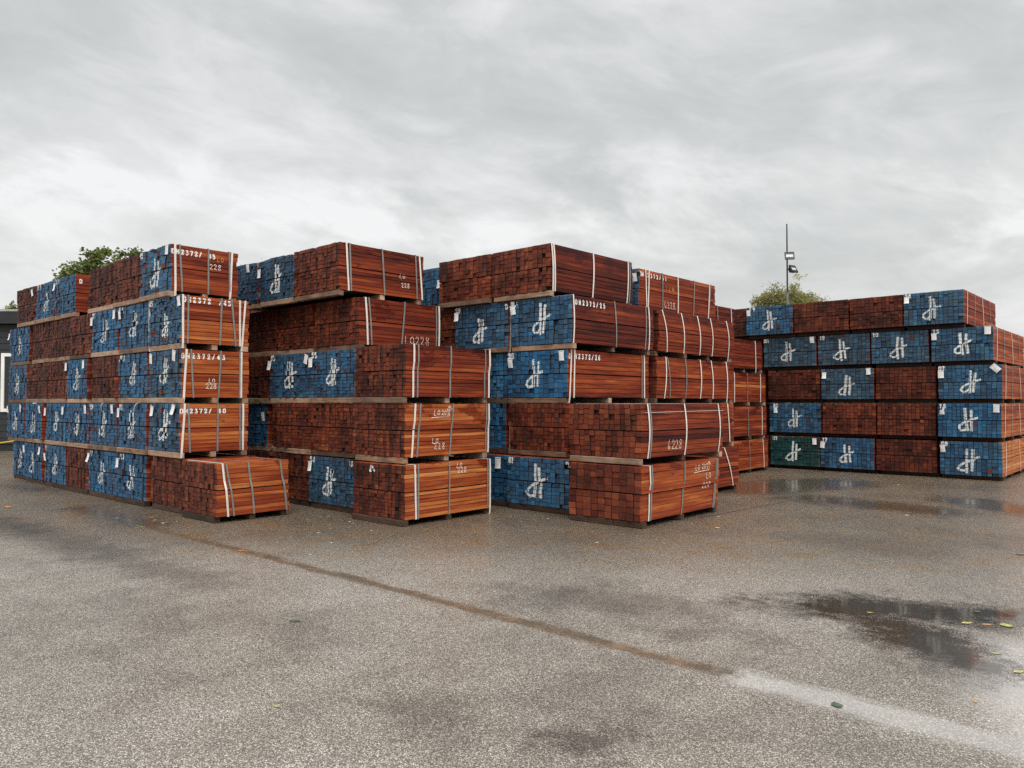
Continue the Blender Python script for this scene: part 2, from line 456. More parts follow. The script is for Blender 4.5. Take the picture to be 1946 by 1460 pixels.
def ground_mat():
    mt, N, b, out = new_mat("wet asphalt")
    co = N.n('ShaderNodeTexCoord').outputs['Object']
    x, y, z = N.xyz(co)
    p2 = N.comb(x, y, 0.0)
    big = N.noise(p2, 0.42, 5, 0.6)
    mid = N.noise(p2, 2.1, 5, 0.62)
    fine = N.noise(p2, 9.0, 4, 0.6)
    grit = N.noise(p2, 46.0, 3, 0.7)
    wob = N.m('MULTIPLY', N.m('SUBTRACT', mid, 0.5), 1.5)
    wob2 = N.m('MULTIPLY', N.m('SUBTRACT', fine, 0.5), 0.5)
    wg = N.m('MULTIPLY', N.m('SUBTRACT', grit, 0.5), 0.22)
    # aggregate
    v1 = N.vor(p2, 160.0)
    cell = N.n('ShaderNodeSeparateColor')
    N.put(cell.inputs[0], v1.outputs['Color'])
    v2 = N.vor(N.v('ADD', p2, (3.3, 1.7, 0.0)), 104.0)
    cell2 = N.n('ShaderNodeSeparateColor')
    N.put(cell2.inputs[0], v2.outputs['Color'])
    agg = N.ramp(cell.outputs[0], [(0.0, (0.080, 0.071, 0.063)), (0.30, (0.160, 0.146, 0.131)), (0.62, (0.250, 0.230, 0.207)), (0.86, (0.385, 0.360, 0.326)), (1.0, (0.64, 0.615, 0.57))])
    lit = N.m('MULTIPLY', N.ss(cell2.outputs[0], 0.86, 0.88), N.m('SUBTRACT', 1.0, N.ss(v2.outputs['Distance'], 0.30, 0.42)))
    agg = N.mix(N.m('MULTIPLY', lit, 0.75), agg, (0.70, 0.68, 0.64))
    gap = N.ss(v1.outputs['Distance'], 0.42, 0.72)
    agg = N.mix(N.m('MULTIPLY', gap, 0.60), agg, (0.050, 0.043, 0.037))
    # broad tone of the worn surface
    toneF = N.m('ADD', N.m('MULTIPLY', big, 0.6), N.m('MULTIPLY', mid, 0.4))
    agg = N.mix(1.0, agg, N.ramp(toneF, [(0.34, (0.66, 0.62, 0.58)), (0.5, (1.06, 1.01, 0.95)), (0.66, (1.34, 1.31, 1.28))]), 'MULTIPLY')
    # damp brown zone at the foot of the stacks
    dist_front = N.m('SUBTRACT', y, N.m('MULTIPLY', x, 0.62))
    damp = N.ss(N.m('ADD', N.m('ADD', dist_front, -9.6), N.m('MULTIPLY', wob, 1.6)), -1.3, 1.6)
    agg = N.mix(N.m('MULTIPLY', damp, 0.75), agg, N.mix(1.0, agg, (0.52, 0.44, 0.34), 'MULTIPLY'))
    rust = N.m('MULTIPLY', damp, N.ss(mid, 0.48, 0.66))
    agg = N.mix(N.m('MULTIPLY', rust, 0.70), agg, N.mix(1.0, agg, (1.02, 0.76, 0.46), 'MULTIPLY'))
    # dark soaked patches with a grainy rim
    def patch(a, b_, r, soft, amt):
        dd = N.m('ADD', N.m('ADD', capsule(N, p2, a, b_), N.m('MULTIPLY', wob, 0.55)), N.m('ADD', wob2, N.m('MULTIPLY', wg, 1.6)))
        return N.m('MULTIPLY', N.m('SUBTRACT', 1.0, N.ss(dd, r - soft, r + soft)), amt)
    dark = None
    for a, b_, r, s, k in [((-3.95, 5.15), (-3.3, 5.45), 0.42, 0.35, 0.55), ((-2.45, 3.0), (-2.2, 3.1), 0.14, 0.16, 0.85), ((-3.3, 2.75), (-2.6, 2.85), 0.12, 0.2, 0.4),
                           ((-13.0, 3.15), (-6.8, 3.4), 0.30, 0.30, 0.62), ((-2.95, 5.85), (-2.45, 6.1), 0.16, 0.22, 0.6), ((-2.75, 4.9), (-2.55, 5.2), 0.2, 0.25, 0.55),
                           ((-5.2, 3.25), (-4.6, 3.0), 0.2, 0.3, 0.35), ((-3.6, 9.4), (-2.3, 9.2), 0.3, 0.4, 0.45)]:
        q = patch(a, b_, r, s, k)
        dark = q if dark is None else N.m('MAXIMUM', dark, q)
    agg = N.mix(dark, agg, N.mix(1.0, agg, (0.34, 0.31, 0.30), 'MULTIPLY'))
    seam = N.m('ADD', capsule(N, p2, (-5.35, 9.95), (-5.15, 12.5)), N.m('ADD', N.m('MULTIPLY', wob2, 0.10), N.m('MULTIPLY', wg, 0.12)))
    seam = N.m('SUBTRACT', 1.0, N.ss(seam, 0.010, 0.035))
    agg = N.mix(N.m('MULTIPLY', seam, 0.75), agg, (0.030, 0.026, 0.022))
    # straight run-off line: brown silt on the left, pale wash on the right, its bright reflection painted in
    sy = N.m('ADD', N.m('ABSOLUTE', N.m('SUBTRACT', N.m('ADD', y, N.m('MULTIPLY', wob, 0.10)), 4.37)), N.m('MULTIPLY', wg, 0.55))
    brk = N.m('MULTIPLY', N.m('SUBTRACT', N.noise(N.v('MULTIPLY', p2, (3.0, 14.0, 1.0)), 1.0, 4, 0.6), 0.5), 0.16)
    line = N.m('SUBTRACT', 1.0, N.ss(N.m('ADD', sy, brk), 0.02, 0.11))
    lb = N.m('MULTIPLY', line, N.m('MULTIPLY', N.ss(x, -11.5, -9.0), N.m('SUBTRACT', 1.0, N.ss(N.m('ADD', x, wob2), -2.28, -2.1))))
    silt = N.ramp(N.m('ADD', N.m('MULTIPLY', fine, 0.6), N.m('MULTIPLY', mid, 0.5)), [(0.35, (0.040, 0.025, 0.011)), (0.55, (0.085, 0.050, 0.020)), (0.74, (0.24, 0.125, 0.058))])
    agg = N.mix(N.m('MULTIPLY', lb, 0.82), agg, silt)
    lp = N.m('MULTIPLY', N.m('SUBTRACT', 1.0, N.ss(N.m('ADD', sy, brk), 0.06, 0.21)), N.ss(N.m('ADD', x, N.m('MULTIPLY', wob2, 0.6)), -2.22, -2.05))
    # puddles
    def pud(a, b_, r):
        return N.m('SUBTRACT', N.m('ADD', N.m('ADD', capsule(N, p2, a, b_), N.m('MULTIPLY', wob, 0.42)), N.m('ADD', N.m('MULTIPLY', wob2, 1.25), N.m('MULTIPLY', wg, 1.8))), r)
    pd = None
    for a, b_, r in [((-2.2, 6.42), (-1.45, 6.75), 0.36), ((-1.75, 6.2), (-1.15, 5.6), 0.34), ((-1.5, 6.9), (-0.9, 7.1), 0.22), ((-2.75, 6.1), (-2.45, 6.2), 0.06)]:
        q = pud(a, b_, r)
        pd = q if pd is None else N.m('MINIMUM', pd, q)
    pdg = N.m('ADD', pd, N.m('MULTIPLY', N.m('SUBTRACT', cell.outputs[2], 0.5), 0.30))
    pool = N.m('SUBTRACT', 1.0, N.ss(pdg, -0.09, 0.05))
    pe = None
    for a, b_, r in [((-6.5, 13.9), (-5.7, 16.0), 1.0), ((-5.0, 13.3), (-3.0, 13.0), 0.55), ((-13.0, 4.42), (-10.6, 4.5), 0.30), ((-17.5, 4.7), (-16.4, 4.75), 0.25), ((-12.5, 3.15), (-11.0, 3.2), 0.2), ((-2.9, 14.6), (-1.4, 13.4), 0.6)]:
        q = pud(a, b_, r)
        pe = q if pe is None else N.m('MINIMUM', pe, q)
    sheen = N.m('SUBTRACT', 1.0, N.ss(N.m('ADD', pe, N.m('MULTIPLY', N.m('SUBTRACT', cell.outputs[2], 0.5), 0.3)), -0.40, 0.30))
    agg = N.mix(N.m('MULTIPLY', sheen, 0.62), agg, (0.062, 0.046, 0.032))
    damp_rim = N.m('SUBTRACT', 1.0, N.ss(pd, -0.05, 0.32))
    agg = N.mix(N.m('MULTIPLY', damp_rim, 0.5), agg, N.mix(1.0, agg, (0.40, 0.35, 0.31), 'MULTIPLY'))
    agg = N.mix(N.m('MULTIPLY', pool, 0.88), agg, (0.036, 0.027, 0.019))
    # thin film of water at the right, its glare painted pale
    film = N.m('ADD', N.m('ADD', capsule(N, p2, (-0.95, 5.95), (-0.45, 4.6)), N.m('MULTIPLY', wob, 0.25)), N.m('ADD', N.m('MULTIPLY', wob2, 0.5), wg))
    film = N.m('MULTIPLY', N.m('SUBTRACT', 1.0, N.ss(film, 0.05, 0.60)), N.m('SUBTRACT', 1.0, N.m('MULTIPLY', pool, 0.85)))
    glare = N.m('MAXIMUM', N.m('MULTIPLY', film, 0.55), N.m('MULTIPLY', lp, 0.36))
    agg = N.mix(glare, agg, (0.47, 0.445, 0.43))  # pale base colour stands in for bright glare off the water
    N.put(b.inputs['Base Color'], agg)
    # gloss
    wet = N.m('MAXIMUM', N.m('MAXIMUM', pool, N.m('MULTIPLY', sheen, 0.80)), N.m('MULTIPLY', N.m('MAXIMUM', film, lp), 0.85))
    rg = N.m('ADD', 0.28, N.m('MULTIPLY', N.m('SUBTRACT', cell.outputs[1], 0.5), 0.25))
    rg = N.m('SUBTRACT', rg, N.m('MULTIPLY', damp, 0.06))
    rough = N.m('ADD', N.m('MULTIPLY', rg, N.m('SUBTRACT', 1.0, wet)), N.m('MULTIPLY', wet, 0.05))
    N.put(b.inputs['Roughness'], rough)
    b.inputs['Specular IOR Level'].default_value = 0.5
    bp = N.n('ShaderNodeBump')
    bp.inputs['Distance'].default_value = 0.006
    N.put(bp.inputs['Strength'], N.m('SUBTRACT', 0.62, N.m('MULTIPLY', wet, 0.57)))
    ring = N.vor(p2, 7.0)
    rip = N.m('MULTIPLY', N.m('SINE', N.m('MULTIPLY', ring.outputs['Distance'], 46.0)), N.m('SUBTRACT', 1.0, N.ss(ring.outputs['Distance'], 0.2, 0.6)))
    hgt = N.m('ADD', N.m('MULTIPLY', N.m('SUBTRACT', 1.0, v1.outputs['Distance']), N.m('SUBTRACT', 1.0, wet)), N.m('MULTIPLY', N.m('MULTIPLY', rip, wet), 0.22))
    N.put(bp.inputs['Height'], hgt)
    N.put(b.inputs['Normal'], bp.outputs[0])
    return mt

g = MB()
g.add([(-400, -300, 0), (300, -300, 0), (300, 500, 0), (-400, 500, 0)], [(0, 1, 2, 3)])
ground = g.build('ground', ground_mat(), attrs=False)
tag(ground, kind='structure')

# ------------------------------------------------------------------ timber bundles
BH, TH = 0.086, 0.722          # bearer height, timber height
CAMP = Vector((0, 0, 1.65)); FWD = Vector((-math.sin(R(41.9)), math.cos(R(41.9)), 0))
COUNT = {}

GLY = {
 'D': [[(.06, 0), (.06, 1)], [(.24, .98), (.46, .9), (.54, .7), (.54, .3), (.46, .1), (.24, .02)]],
 'H': [[(.06, 0), (.06, 1)], [(.5, 0), (.5, 1)], [(.16, .5), (.4, .5)]],
 '0': [[(.22, .98), (.08, .82), (.05, .5), (.08, .18), (.22, .02)], [(.34, .98), (.48, .82), (.51, .5), (.48, .18), (.34, .02)]],
 '1': [[(.28, 0), (.28, 1)], [(.1, .82), (.26, .96)]],
 '2': [[(.06, .72), (.12, .92), (.3, .98), (.46, .88), (.47, .68), (.34, .46), (.1, .1)], [(.08, .05), (.5, .05), (.5, .2)]],
 '3': [[(.08, .94), (.46, .94), (.28, .62)], [(.3, .56), (.46, .46), (.5, .28), (.4, .08), (.22, .03), (.06, .16)]],
 '4': [[(.38, 0), (.38, 1)], [(.3, .92), (.06, .36)], [(.06, .28), (.3, .28)], [(.44, .28), (.54, .28)]],
 '5': [[(.46, .95), (.12, .95), (.1, .58)], [(.16, .58), (.36, .6), (.48, .46), (.48, .2), (.36, .04), (.18, .03), (.06, .16)]],
 '6': [[(.44, .86), (.3, .97), (.14, .86), (.06, .56), (.07, .22), (.2, .03)], [(.3, .03), (.46, .14), (.48, .36), (.38, .52), (.2, .5)]],
 '7': [[(.06, .84), (.08, .95), (.5, .95), (.34, .5), (.24, 0)]],
 '8': [[(.24, .54), (.1, .68), (.12, .9), (.26, .98), (.42, .9), (.44, .7), (.32, .54)], [(.24, .48), (.06, .34), (.08, .1), (.26, .02), (.46, .1), (.5, .32), (.34, .48)]],
 '9': [[(.1, .12), (.26, .03), (.42, .14), (.5, .44), (.49, .78), (.36, .97)], [(.26, .97), (.1, .86), (.08, .64), (.18, .48), (.38, .52)]],
 '/': [[(.04, -.02), (.44, 1.02)]],
 'L': [[(.14, 1), (.06, .06), (.5, .02)]],
 'O': [[(.3, .92), (.08, .7), (.08, .25), (.3, .05), (.52, .3), (.5, .75), (.3, .92)]],
 'W': [[(.02, 1), (.16, .05), (.3, .7), (.44, .05), (.56, 1)]],
 'X': [[(.02, 1), (.5, 0)], [(.5, 1), (.02, 0)]],
}
HAND = {'2': [[(.06, .75), (.2, .98), (.44, .86), (.4, .5), (.08, .06), (.28, .1), (.54, .02)]],
        '8': [[(.46, .9), (.2, .98), (.12, .72), (.44, .4), (.42, .06), (.16, .02), (.08, .3), (.44, .7), (.5, .92)]],
        '6': [[(.18, 1.0), (.06, .4), (.1, .05), (.32, .02), (.36, .25), (.12, .28)]],
        '0': [[(.3, .92), (.08, .7), (.08, .25), (.3, .05), (.52, .3), (.5, .75), (.3, .92)]],
        '5': [[(.5, .96), (.16, .92), (.14, .56), (.46, .5), (.44, .1), (.08, .02)]],
        '3': [[(.1, .95), (.46, .9), (.2, .55), (.48, .4), (.4, .05), (.06, .08)]]}

def clip_poly(poly, axis, lim, keep_less):
    res = []
    n = len(poly)
    for i in range(n):
        a, b = poly[i], poly[(i + 1) % n]
        ia = (a[axis] <= lim) if keep_less else (a[axis] >= lim)
        ib = (b[axis] <= lim) if keep_less else (b[axis] >= lim)
        if ia: res.append(a)
        if ia != ib:
            t = (lim - a[axis]) / (b[axis] - a[axis])
            res.append(tuple(a[k] + (b[k] - a[k]) * t for k in range(3)))
    return res

def decal(mb, strokes, rects, to3d, soft):
    """strokes: [(points, half width)] in face coordinates; rects: visible piece faces (u0,u1,v0,v1,offset)"""
    e = 0.0012
    for pts, hw in strokes:
        for i in range(len(pts) - 1):
            a, b = Vector(pts[i]), Vector(pts[i + 1])
            dr = (b - a)
            if dr.length < 1e-6: continue
            dr.normalize()
            nn = Vector((-dr.y, dr.x))
            a2, b2 = a - dr * hw * 0.45, b + dr * hw * 0.45
            bands = [(-1, -.55, 0, 1), (-.55, .55, 1, 1), (.55, 1, 1, 0)] if soft else [(-1, 1, 1, 1)]
            for s0, s1, k0, k1 in bands:
                q = [(*(a2 + nn * hw * s0), k0), (*(b2 + nn * hw * s0), k0), (*(b2 + nn * hw * s1), k1), (*(a2 + nn * hw * s1), k1)]
                mu0, mu1 = min(p[0] for p in q), max(p[0] for p in q)
                mv0, mv1 = min(p[1] for p in q), max(p[1] for p in q)
                for u0, u1, v0, v1, off in rects:
                    if mu1 < u0 or mu0 > u1 or mv1 < v0 or mv0 > v1: continue
                    c = clip_poly(q, 0, u0, False)
                    if len(c) > 2: c = clip_poly(c, 0, u1, True)
                    if len(c) > 2: c = clip_poly(c, 1, v0, False)
                    if len(c) > 2: c = clip_poly(c, 1, v1, True)
                    if len(c) > 2:
                        mb.add([to3d(p[0], p[1], off + e) for p in c], [tuple(range(len(c)))], 0, (.5, .5, .5), [p[2] for p in c])
            e += 0.00022

def text_strokes(txt, x, z, h, hw, gl, gap=0.66, jit=0.0, r=None, width=1.0):
    res = []
    for ch in txt:
        if ch == ' ':
            x += h * gap * 0.55
            continue
        for st in (gl.get(ch) or GLY.get(ch) or []):
            ox, oz = (r.uniform(-jit, jit) * h, r.uniform(-jit, jit) * h) if r else (0, 0)
            res.append(([(x + px * h * width + ox, z + pz * h + oz) for px, pz in st], hw))
        x += h * gap
    return res

STRAP_SETS = {}
GROUP = 'strapped bundles of sawn timber piled in the yard'

def bundle(label, x0, x1, Y, z0, L, blue=None, cols=13, rows=10, mixed=0.0, dark=0.5, grey=0.25, orange=0.5, stain=0.5,
           green=False, straps=(), tags=(), num=None, num_u=0.03, mark=None, side_text=None, chalk=(), tails=(), end_text=None,
           shift=0.0, bulge=0.0, bearers='light', seed=0, pitch=None, string=False, arch=0.0, nb=3, rec=0.0):
    r = random.Random(1000 + seed)
    w = x1 - x0
    th = (pitch - BH - 0.02) if pitch else TH
    root = thing('timber_bundle', label, 'timber bundle', ((x0 + x1) / 2, Y, z0), r.uniform(-0.011, 0.011), GROUP)
    mb = MB()
    hx = w / 2
    zb = BH
    mid = 0.010
    hh = (th - mid) / 2
    n_up = rows // 2
    n_lo = rows - n_up
    end_rects, side_rects = [], []
    for half, (zs, n) in enumerate(((zb, n_lo), (zb + hh + mid, n_up))):
        rh = hh / n
        nc = cols + (r.choice((-1, 0, 1)) if mixed > 0.2 else 0)
        base = [0.0]
        for c in range(nc):
            base.append(base[-1] + 1.0 + r.uniform(-.20, .20) * (0.4 + mixed))
        base = [(q / base[-1]) for q in base]
        sx = shift * (1 if half else -1)
        colt = [r.gauss(0, 0.10) for _ in range(nc + 3)]
        coly = [r.uniform(-0.008, 0.012) for _ in range(nc + 3)]
        rowts = [r.gauss(0, 0.12) for _ in range(n)]
        edges = base
        for c in range(nc):
            outer = c in (0, nc - 1)
            nr = n
            if not outer and mixed > 0.3 and r.random() < mixed * 0.35: nr = n + r.choice((-1, 1))
            redge = [q / nr for q in range(nr + 1)]
            if not outer:
                redge = [0.0] + [q + r.gauss(0, 0.05 + 0.14 * mixed) / nr for q in redge[1:-1]] + [1.0]
                redge.sort()
            for i in range(nr):
                gz = r.uniform(.0010, .0042) if outer else 0.0024
                za, zc = zs + hh * redge[i] + gz, zs + hh * redge[i + 1] - gz
                hb = bulge * math.sin(math.pi * ((za + zc) / 2 - zb) / th)
                rowt = rowts[min(i, n - 1)]
                xa = -hx - hb + (w + 2 * hb) * edges[c] + sx + 0.0034
                xb = -hx - hb + (w + 2 * hb) * edges[c + 1] + sx - 0.0034
                last, first = c == len(edges) - 2, c == 0
                if last: xb += r.uniform(-0.004, 0.005)
                if first: xa += r.uniform(-0.005, 0.004)
                ya = abs(r.gauss(0, 0.010)) + coly[min(c, len(coly) - 1)] + 0.008
                if r.random() < 0.010: ya += r.uniform(0.02, 0.05)
                if r.random() < 0.012: ya -= r.uniform(0.015, 0.03)
                ya += rec
                yb = L - abs(r.gauss(0, 0.012))
                dz = -arch * (abs((edges[c] + edges[c + 1]) - 1.0) ** 2) * ((za - zb) / th) if arch else 0.0
                dz += r.uniform(-0.0012, 0.0012)
                A, C = za + dz, zc + dz
                t = min(1, max(0, 0.5 + colt[min(c, len(colt) - 1)] + rowt * 0.4 + r.gauss(0, 0.115)))
                if last or first: t = min(1, max(0, 0.5 + r.gauss(0, 0.24)))
                pc = (t, min(1, max(0, r.gauss(0.5, 0.2))), r.random())
                k = 0.0028
                d_ = 0.0022
                em = 1
                if blue and r.random() > (0.006 if blue != 'patchy' else 0.03): em = 2
                vs = [(xa, ya + d_, A), (xb, ya + d_, A), (xb, ya + d_, C), (xa, ya + d_, C),
                      (xa + k, ya, A + k), (xb - k, ya, A + k), (xb - k, ya, C - k), (xa + k, ya, C - k),
                      (xa, yb, A), (xb, yb, A), (xb, yb, C), (xa, yb, C)]
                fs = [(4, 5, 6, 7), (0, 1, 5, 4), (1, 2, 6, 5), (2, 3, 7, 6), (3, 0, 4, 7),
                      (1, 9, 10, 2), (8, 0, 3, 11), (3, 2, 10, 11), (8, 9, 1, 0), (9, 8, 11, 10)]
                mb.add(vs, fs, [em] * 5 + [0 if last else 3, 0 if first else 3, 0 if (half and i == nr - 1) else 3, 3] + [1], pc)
                end_rects.append((xa + .0008, xb - .0008, A + .0008, C - .0008, -ya))
                if last: side_rects.append((ya, yb, A, C, xb))
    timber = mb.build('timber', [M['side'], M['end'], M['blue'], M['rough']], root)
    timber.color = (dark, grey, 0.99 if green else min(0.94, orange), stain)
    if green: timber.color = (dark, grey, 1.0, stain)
    # bearers
    ys = [0.02 + 0.5 * 0.09] + [L * (q + 1) / nb - (0.07 if q == nb - 1 and nb > 1 else L / nb * 0.5 if False else 0.07) for q in range(1, nb)]
    ys = [0.06 + (L - 0.13) * q / max(1, nb - 1) for q in range(nb)]
    for q, yy in enumerate(ys):
        b2 = MB()
        by = yy + r.uniform(-.02, .02)
        if q == 0: by = {'light': 0.045, 'dark': 0.05, 'deep': 0.24}[bearers] + r.uniform(-.02, .03)
        bh = BH - 0.004
        o1, o2 = r.uniform(-0.02, 0.05), r.uniform(-0.02, 0.045)
        bw = r.uniform(0.085, 0.10)
        tl = r.uniform(-.006, .006)
        cx_ = [-hx + o1, r.uniform(-.2, .2), hx - o2]
        split = r.random() < 0.35 and q == 0
        segs = [(cx_[0], cx_[2])] if not split else [(cx_[0], cx_[1] - 0.004), (cx_[1] + 0.004, cx_[2])]
        for si, (sa_, sb_) in enumerate(segs):
            jy = r.uniform(-.008, .008) + (0.0 if si == 0 else r.uniform(-.025, .01))
            c_ = 0.006
            prof = [(by - bw / 2 + c_ + jy, 0.002), (by + bw / 2 + jy, 0.002), (by + bw / 2 + jy, bh), (by - bw / 2 + c_ + jy, bh), (by - bw / 2 + jy, bh - c_), (by - bw / 2 + jy, 0.002 + c_)]
            nx = 7
            vs, fs = [], []
            for a in range(nx):
                xx = sa_ + (sb_ - sa_) * a / (nx - 1)
                for (py_, pz_) in prof:
                    wv = r.uniform(-.004, .004) if 0 < a < nx - 1 else 0
                    vs.append((xx, py_ + wv + tl * (a / (nx - 1)), min(bh, max(0.002, pz_ + (wv if 0.02 < pz_ < bh - 0.02 else 0)))))
            m6 = len(prof)
            for a in range(nx - 1):
                for k2 in range(m6):
                    fs.append((a * m6 + k2, (a + 1) * m6 + k2, (a + 1) * m6 + (k2 + 1) % m6, a * m6 + (k2 + 1) % m6))
            fs.append(tuple(range(m6)))
            fs.append(tuple(range((nx - 1) * m6 + m6 - 1, (nx - 1) * m6 - 1, -1)))
            b2.add(vs, fs)
        bo = b2.build('bearer', M['bearer'], root)
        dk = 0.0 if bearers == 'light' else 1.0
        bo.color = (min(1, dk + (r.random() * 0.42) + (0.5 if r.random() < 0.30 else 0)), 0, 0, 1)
    # straps
    d1 = (Vector((x1, Y, 0)) - CAMP.xy.to_3d()).dot(FWD)
    d2 = (Vector((x1, Y + L, 0)) - CAMP.xy.to_3d()).dot(FWD)
    conv = lambda s: max(0.024, min(0.982, s * d1 / (s * d1 + (1 - s) * d2))) * L
    top = zb + th
    for sp in straps:
        st, sb, kind = sp[0], sp[1], sp[2]
        low = len(sp) > 3
        yt, yb_ = conv(st), conv(sb)
        sw = (0.0155 if kind == 'w' else 0.0135) * r.uniform(0.9, 1.1)
        zl = 0.004 if low else zb - 0.003
        hs = hx + abs(shift) * 0
        # outline of the loop, right side first
        slack = r.uniform(0.001, 0.006)
        right = []
        for q in range(7):
            tz = q / 6
            zz = (zb - 0.003) + (th + 0.006) * tz
            hb = bulge * math.sin(math.pi * tz)
            sxx = shift * (1 if tz > 0.5 else -1)
            right.append((hx + hb + sxx + 0.008 + slack * math.sin(math.pi * tz), zz))
        left = [(-(hx) + (shift if zz > zb + th / 2 else -shift) - 0.008, zz) for (_, zz) in reversed(right)]
        loop = right + left
        if low: loop = [(hx - 0.0, zl)] + loop + [(-hx, zl)]
        yv = lambda zz: yb_ + (yt - yb_) * (zz - zb) / th + 0.0015 * math.sin(zz * 9 + seed)
        s2 = MB()
        n = len(loop)
        vs = []
        for i, (lx, lz) in enumerate(loop):
            a = loop[i - 1]; c = loop[(i + 1) % n]
            tx, tz = c[0] - a[0], c[1] - a[1]
            ln = math.hypot(tx, tz) or 1
            ox, oz = tz / ln, -tx / ln
            yy = yv(lz)
            for (off, dy) in ((0, -sw), (0.0025, -sw), (0.0025, sw), (0, sw)):
                vs.append((lx + ox * off, yy + dy, lz + oz * off))
        fs = []
        for i in range(n):
            j = (i + 1) % n
            for k in range(4):
                fs.append((i * 4 + k, i * 4 + (k + 1) % 4, j * 4 + (k + 1) % 4, j * 4 + k))
        s2.add(vs, fs)
        s2.build('strap', M['wstrap'] if kind == 'w' else M['gstrap'], root)
    if string:
        for fz in string:
            s2 = MB()
            s2.tube([(hx + 0.012, 0.05 * L, zb + th * (fz - 0.02)), (hx + 0.011, 0.4 * L, zb + th * (fz - 0.01)), (hx + 0.011, L + 0.03, zb + th * fz)], 0.0032, 5)
            s2.build('string', M['string'], root)
    end3 = lambda u, v, o: (u, -o, v)
    sid3 = lambda u, v, o: (o, u, v)
    # white sprayed mark
    marks = [mark] if isinstance(mark, tuple) else (mark or [])
    for (mu, mv, ms) in marks:
        cx_, cz_ = -hx + mu * w, zb + (1 - mv) * th
        hgt = 0.385 * ms * r.uniform(.92, 1.08)
        j = lambda: r.uniform(-.04, .04)
        slant = r.uniform(-.08, .06)
        raw = [[(j(), .52 + j()), (-.01 + j(), 0), (.0 + j(), -.5 + j())],
               [(.20 + j(), .43 + j()), (.20, .05), (.19 + j(), -.46 + j())],
               [(.42 + j(), .13 + j()), (.22, .04), (0, -.06), (-.16, -.14), (-.29, -.25), (-.33 + j(), -.38), (-.24, -.47 + j()), (-.1, -.45), (.0, -.34)]]
        strokes = [([(cx_ + (px + slant * pz) * hgt * 1.02, cz_ + pz * hgt) for px, pz in s], hgt * (0.073 if i < 2 else 0.058) * r.uniform(.85, 1.12)) for i, s in enumerate(raw)]
        m2 = MB()
        decal(m2, strokes, end_rects, end3, True)
        m2.build('painted_logo', M['mark'], root)
    if num:
        m2 = MB()
        decal(m2, text_strokes(num, -hx + num_u * w + 0.01, top - 0.098, 0.082, 0.0115, {}, 0.80, 0, None, 1.15), end_rects, end3, False)
        if m2.f: m2.build('stencil_lettering', M['stencil'], root)
    if end_text:
        txt, eu = end_text
        m2 = MB()
        decal(m2, text_strokes(txt, -hx + eu * w, top - 0.115, 0.078, 0.0105, {}, .8), end_rects, end3, False)
        if m2.f: m2.build('stencil_lettering', M['stencil'], root)
    if side_text:
        txts, vtop = side_text
        m2 = MB()
        for txt, s0, s1 in txts:
            y0, y1 = conv(s0), conv(s1)
            nn = len(txt)
            hgt = 0.074
            gap = (y1 - y0) / nn / hgt
            strokes = []
            xx = y0
            for ch in txt:
                for st in GLY.get(ch, []):
                    strokes.append(([(xx + px * hgt * min(1.0, gap / 0.72), top - vtop * th - hgt + pz * hgt + r.uniform(-.0015, .0015)) for px, pz in st], 0.0092))
                xx += hgt * gap
            decal(m2, strokes, side_rects, sid3, False)
        m2.build('stencil_lettering', M['stencil'], root)
    for ck in chalk:
        txt, s0, s1, v, hgt = ck[:5]
        cm = M[ck[5]] if len(ck) > 5 else M['chalk']
        m2 = MB()
        y0, y1 = conv(s0), conv(s1)
        if txt == 'arrow':
            z_ = top - v * th
            zt = top - 0.03
            strokes = [([(y0, z_ - 0.012), (y0 + (y1 - y0) * .5, z_), (y1, z_ + 0.006), (y1 + 0.004, zt)], 0.0045), ([(y1 - 0.05, zt - 0.055), (y1 + 0.004, zt), (y1 + 0.05, zt - 0.05)], 0.0045)]
        else:
            nn = sum(0.55 if c == ' ' else 1 for c in txt)
            gap = (y1 - y0) / nn / hgt
            strokes = text_strokes(txt, y0, top - v * th - hgt / 2, hgt, 0.0042, HAND, gap, 0.03, r, min(1.1, gap / 0.62))
        decal(m2, strokes, side_rects, sid3, False)
        m2.build('chalk_lettering', cm, root)
    for tg in tags:
        u, v, rot = tg[:3]
        sc = tg[3] if len(tg) > 3 else 1.0
        tw, tl_ = 0.105 * sc, 0.150 * sc
        m2 = MB()
        vs, uvs, fs = [], [], []
        nx, nz = 4, 7
        curl = r.uniform(-.02, .035)
        pinch = r.uniform(0.0, 0.18)
        for b_ in range(nz):
            for a in range(nx):
                fu, fv = a / (nx - 1), b_ / (nz - 1)
                lx = (fu - .5) * tw * (1 - pinch * math.sin(math.pi * fv))
                lz = -fv * tl_
                ly = -0.016 - curl * fv * fv - 0.010 * math.sin(math.pi * fu) * fv + rec
                ca_, sa_ = math.cos(rot), math.sin(rot)
                vs.append((-hx + u * w + lx * ca_ - lz * sa_, ly, top - v * th + lx * sa_ + lz * ca_))
                uvs.append((fu, 1 - fv))
        for b_ in range(nz - 1):
            for a in range(nx - 1):
                q = b_ * nx + a
                fs.append((q, q + nx, q + nx + 1, q + 1))
        m2.add(vs, fs)
        m2.uv = uvs
        m2.build('paper_tag', M['tag'], root)
    for (u, v, ln, lean) in tails:
        m2 = MB()
        vs, fs = [], []
        for i in range(7):
            t_ = i / 6
            xx = -hx + u * w + lean * t_ * t_
            zz = top + 0.012 - v * th + 0.02 * math.sin(t_ * 2.2) - ln * t_ * t_
            yy = 0.02 - 0.07 * math.sin(t_ * 2.3)
            vs += [(xx - 0.011, yy, zz), (xx + 0.011, yy, zz)]
        for i in range(6):
            fs.append((2 * i, 2 * i + 1, 2 * i + 3, 2 * i + 2))
        m2.add(vs, fs)
        m2.build('strap_tail', M['wstrap'], root)
    return root

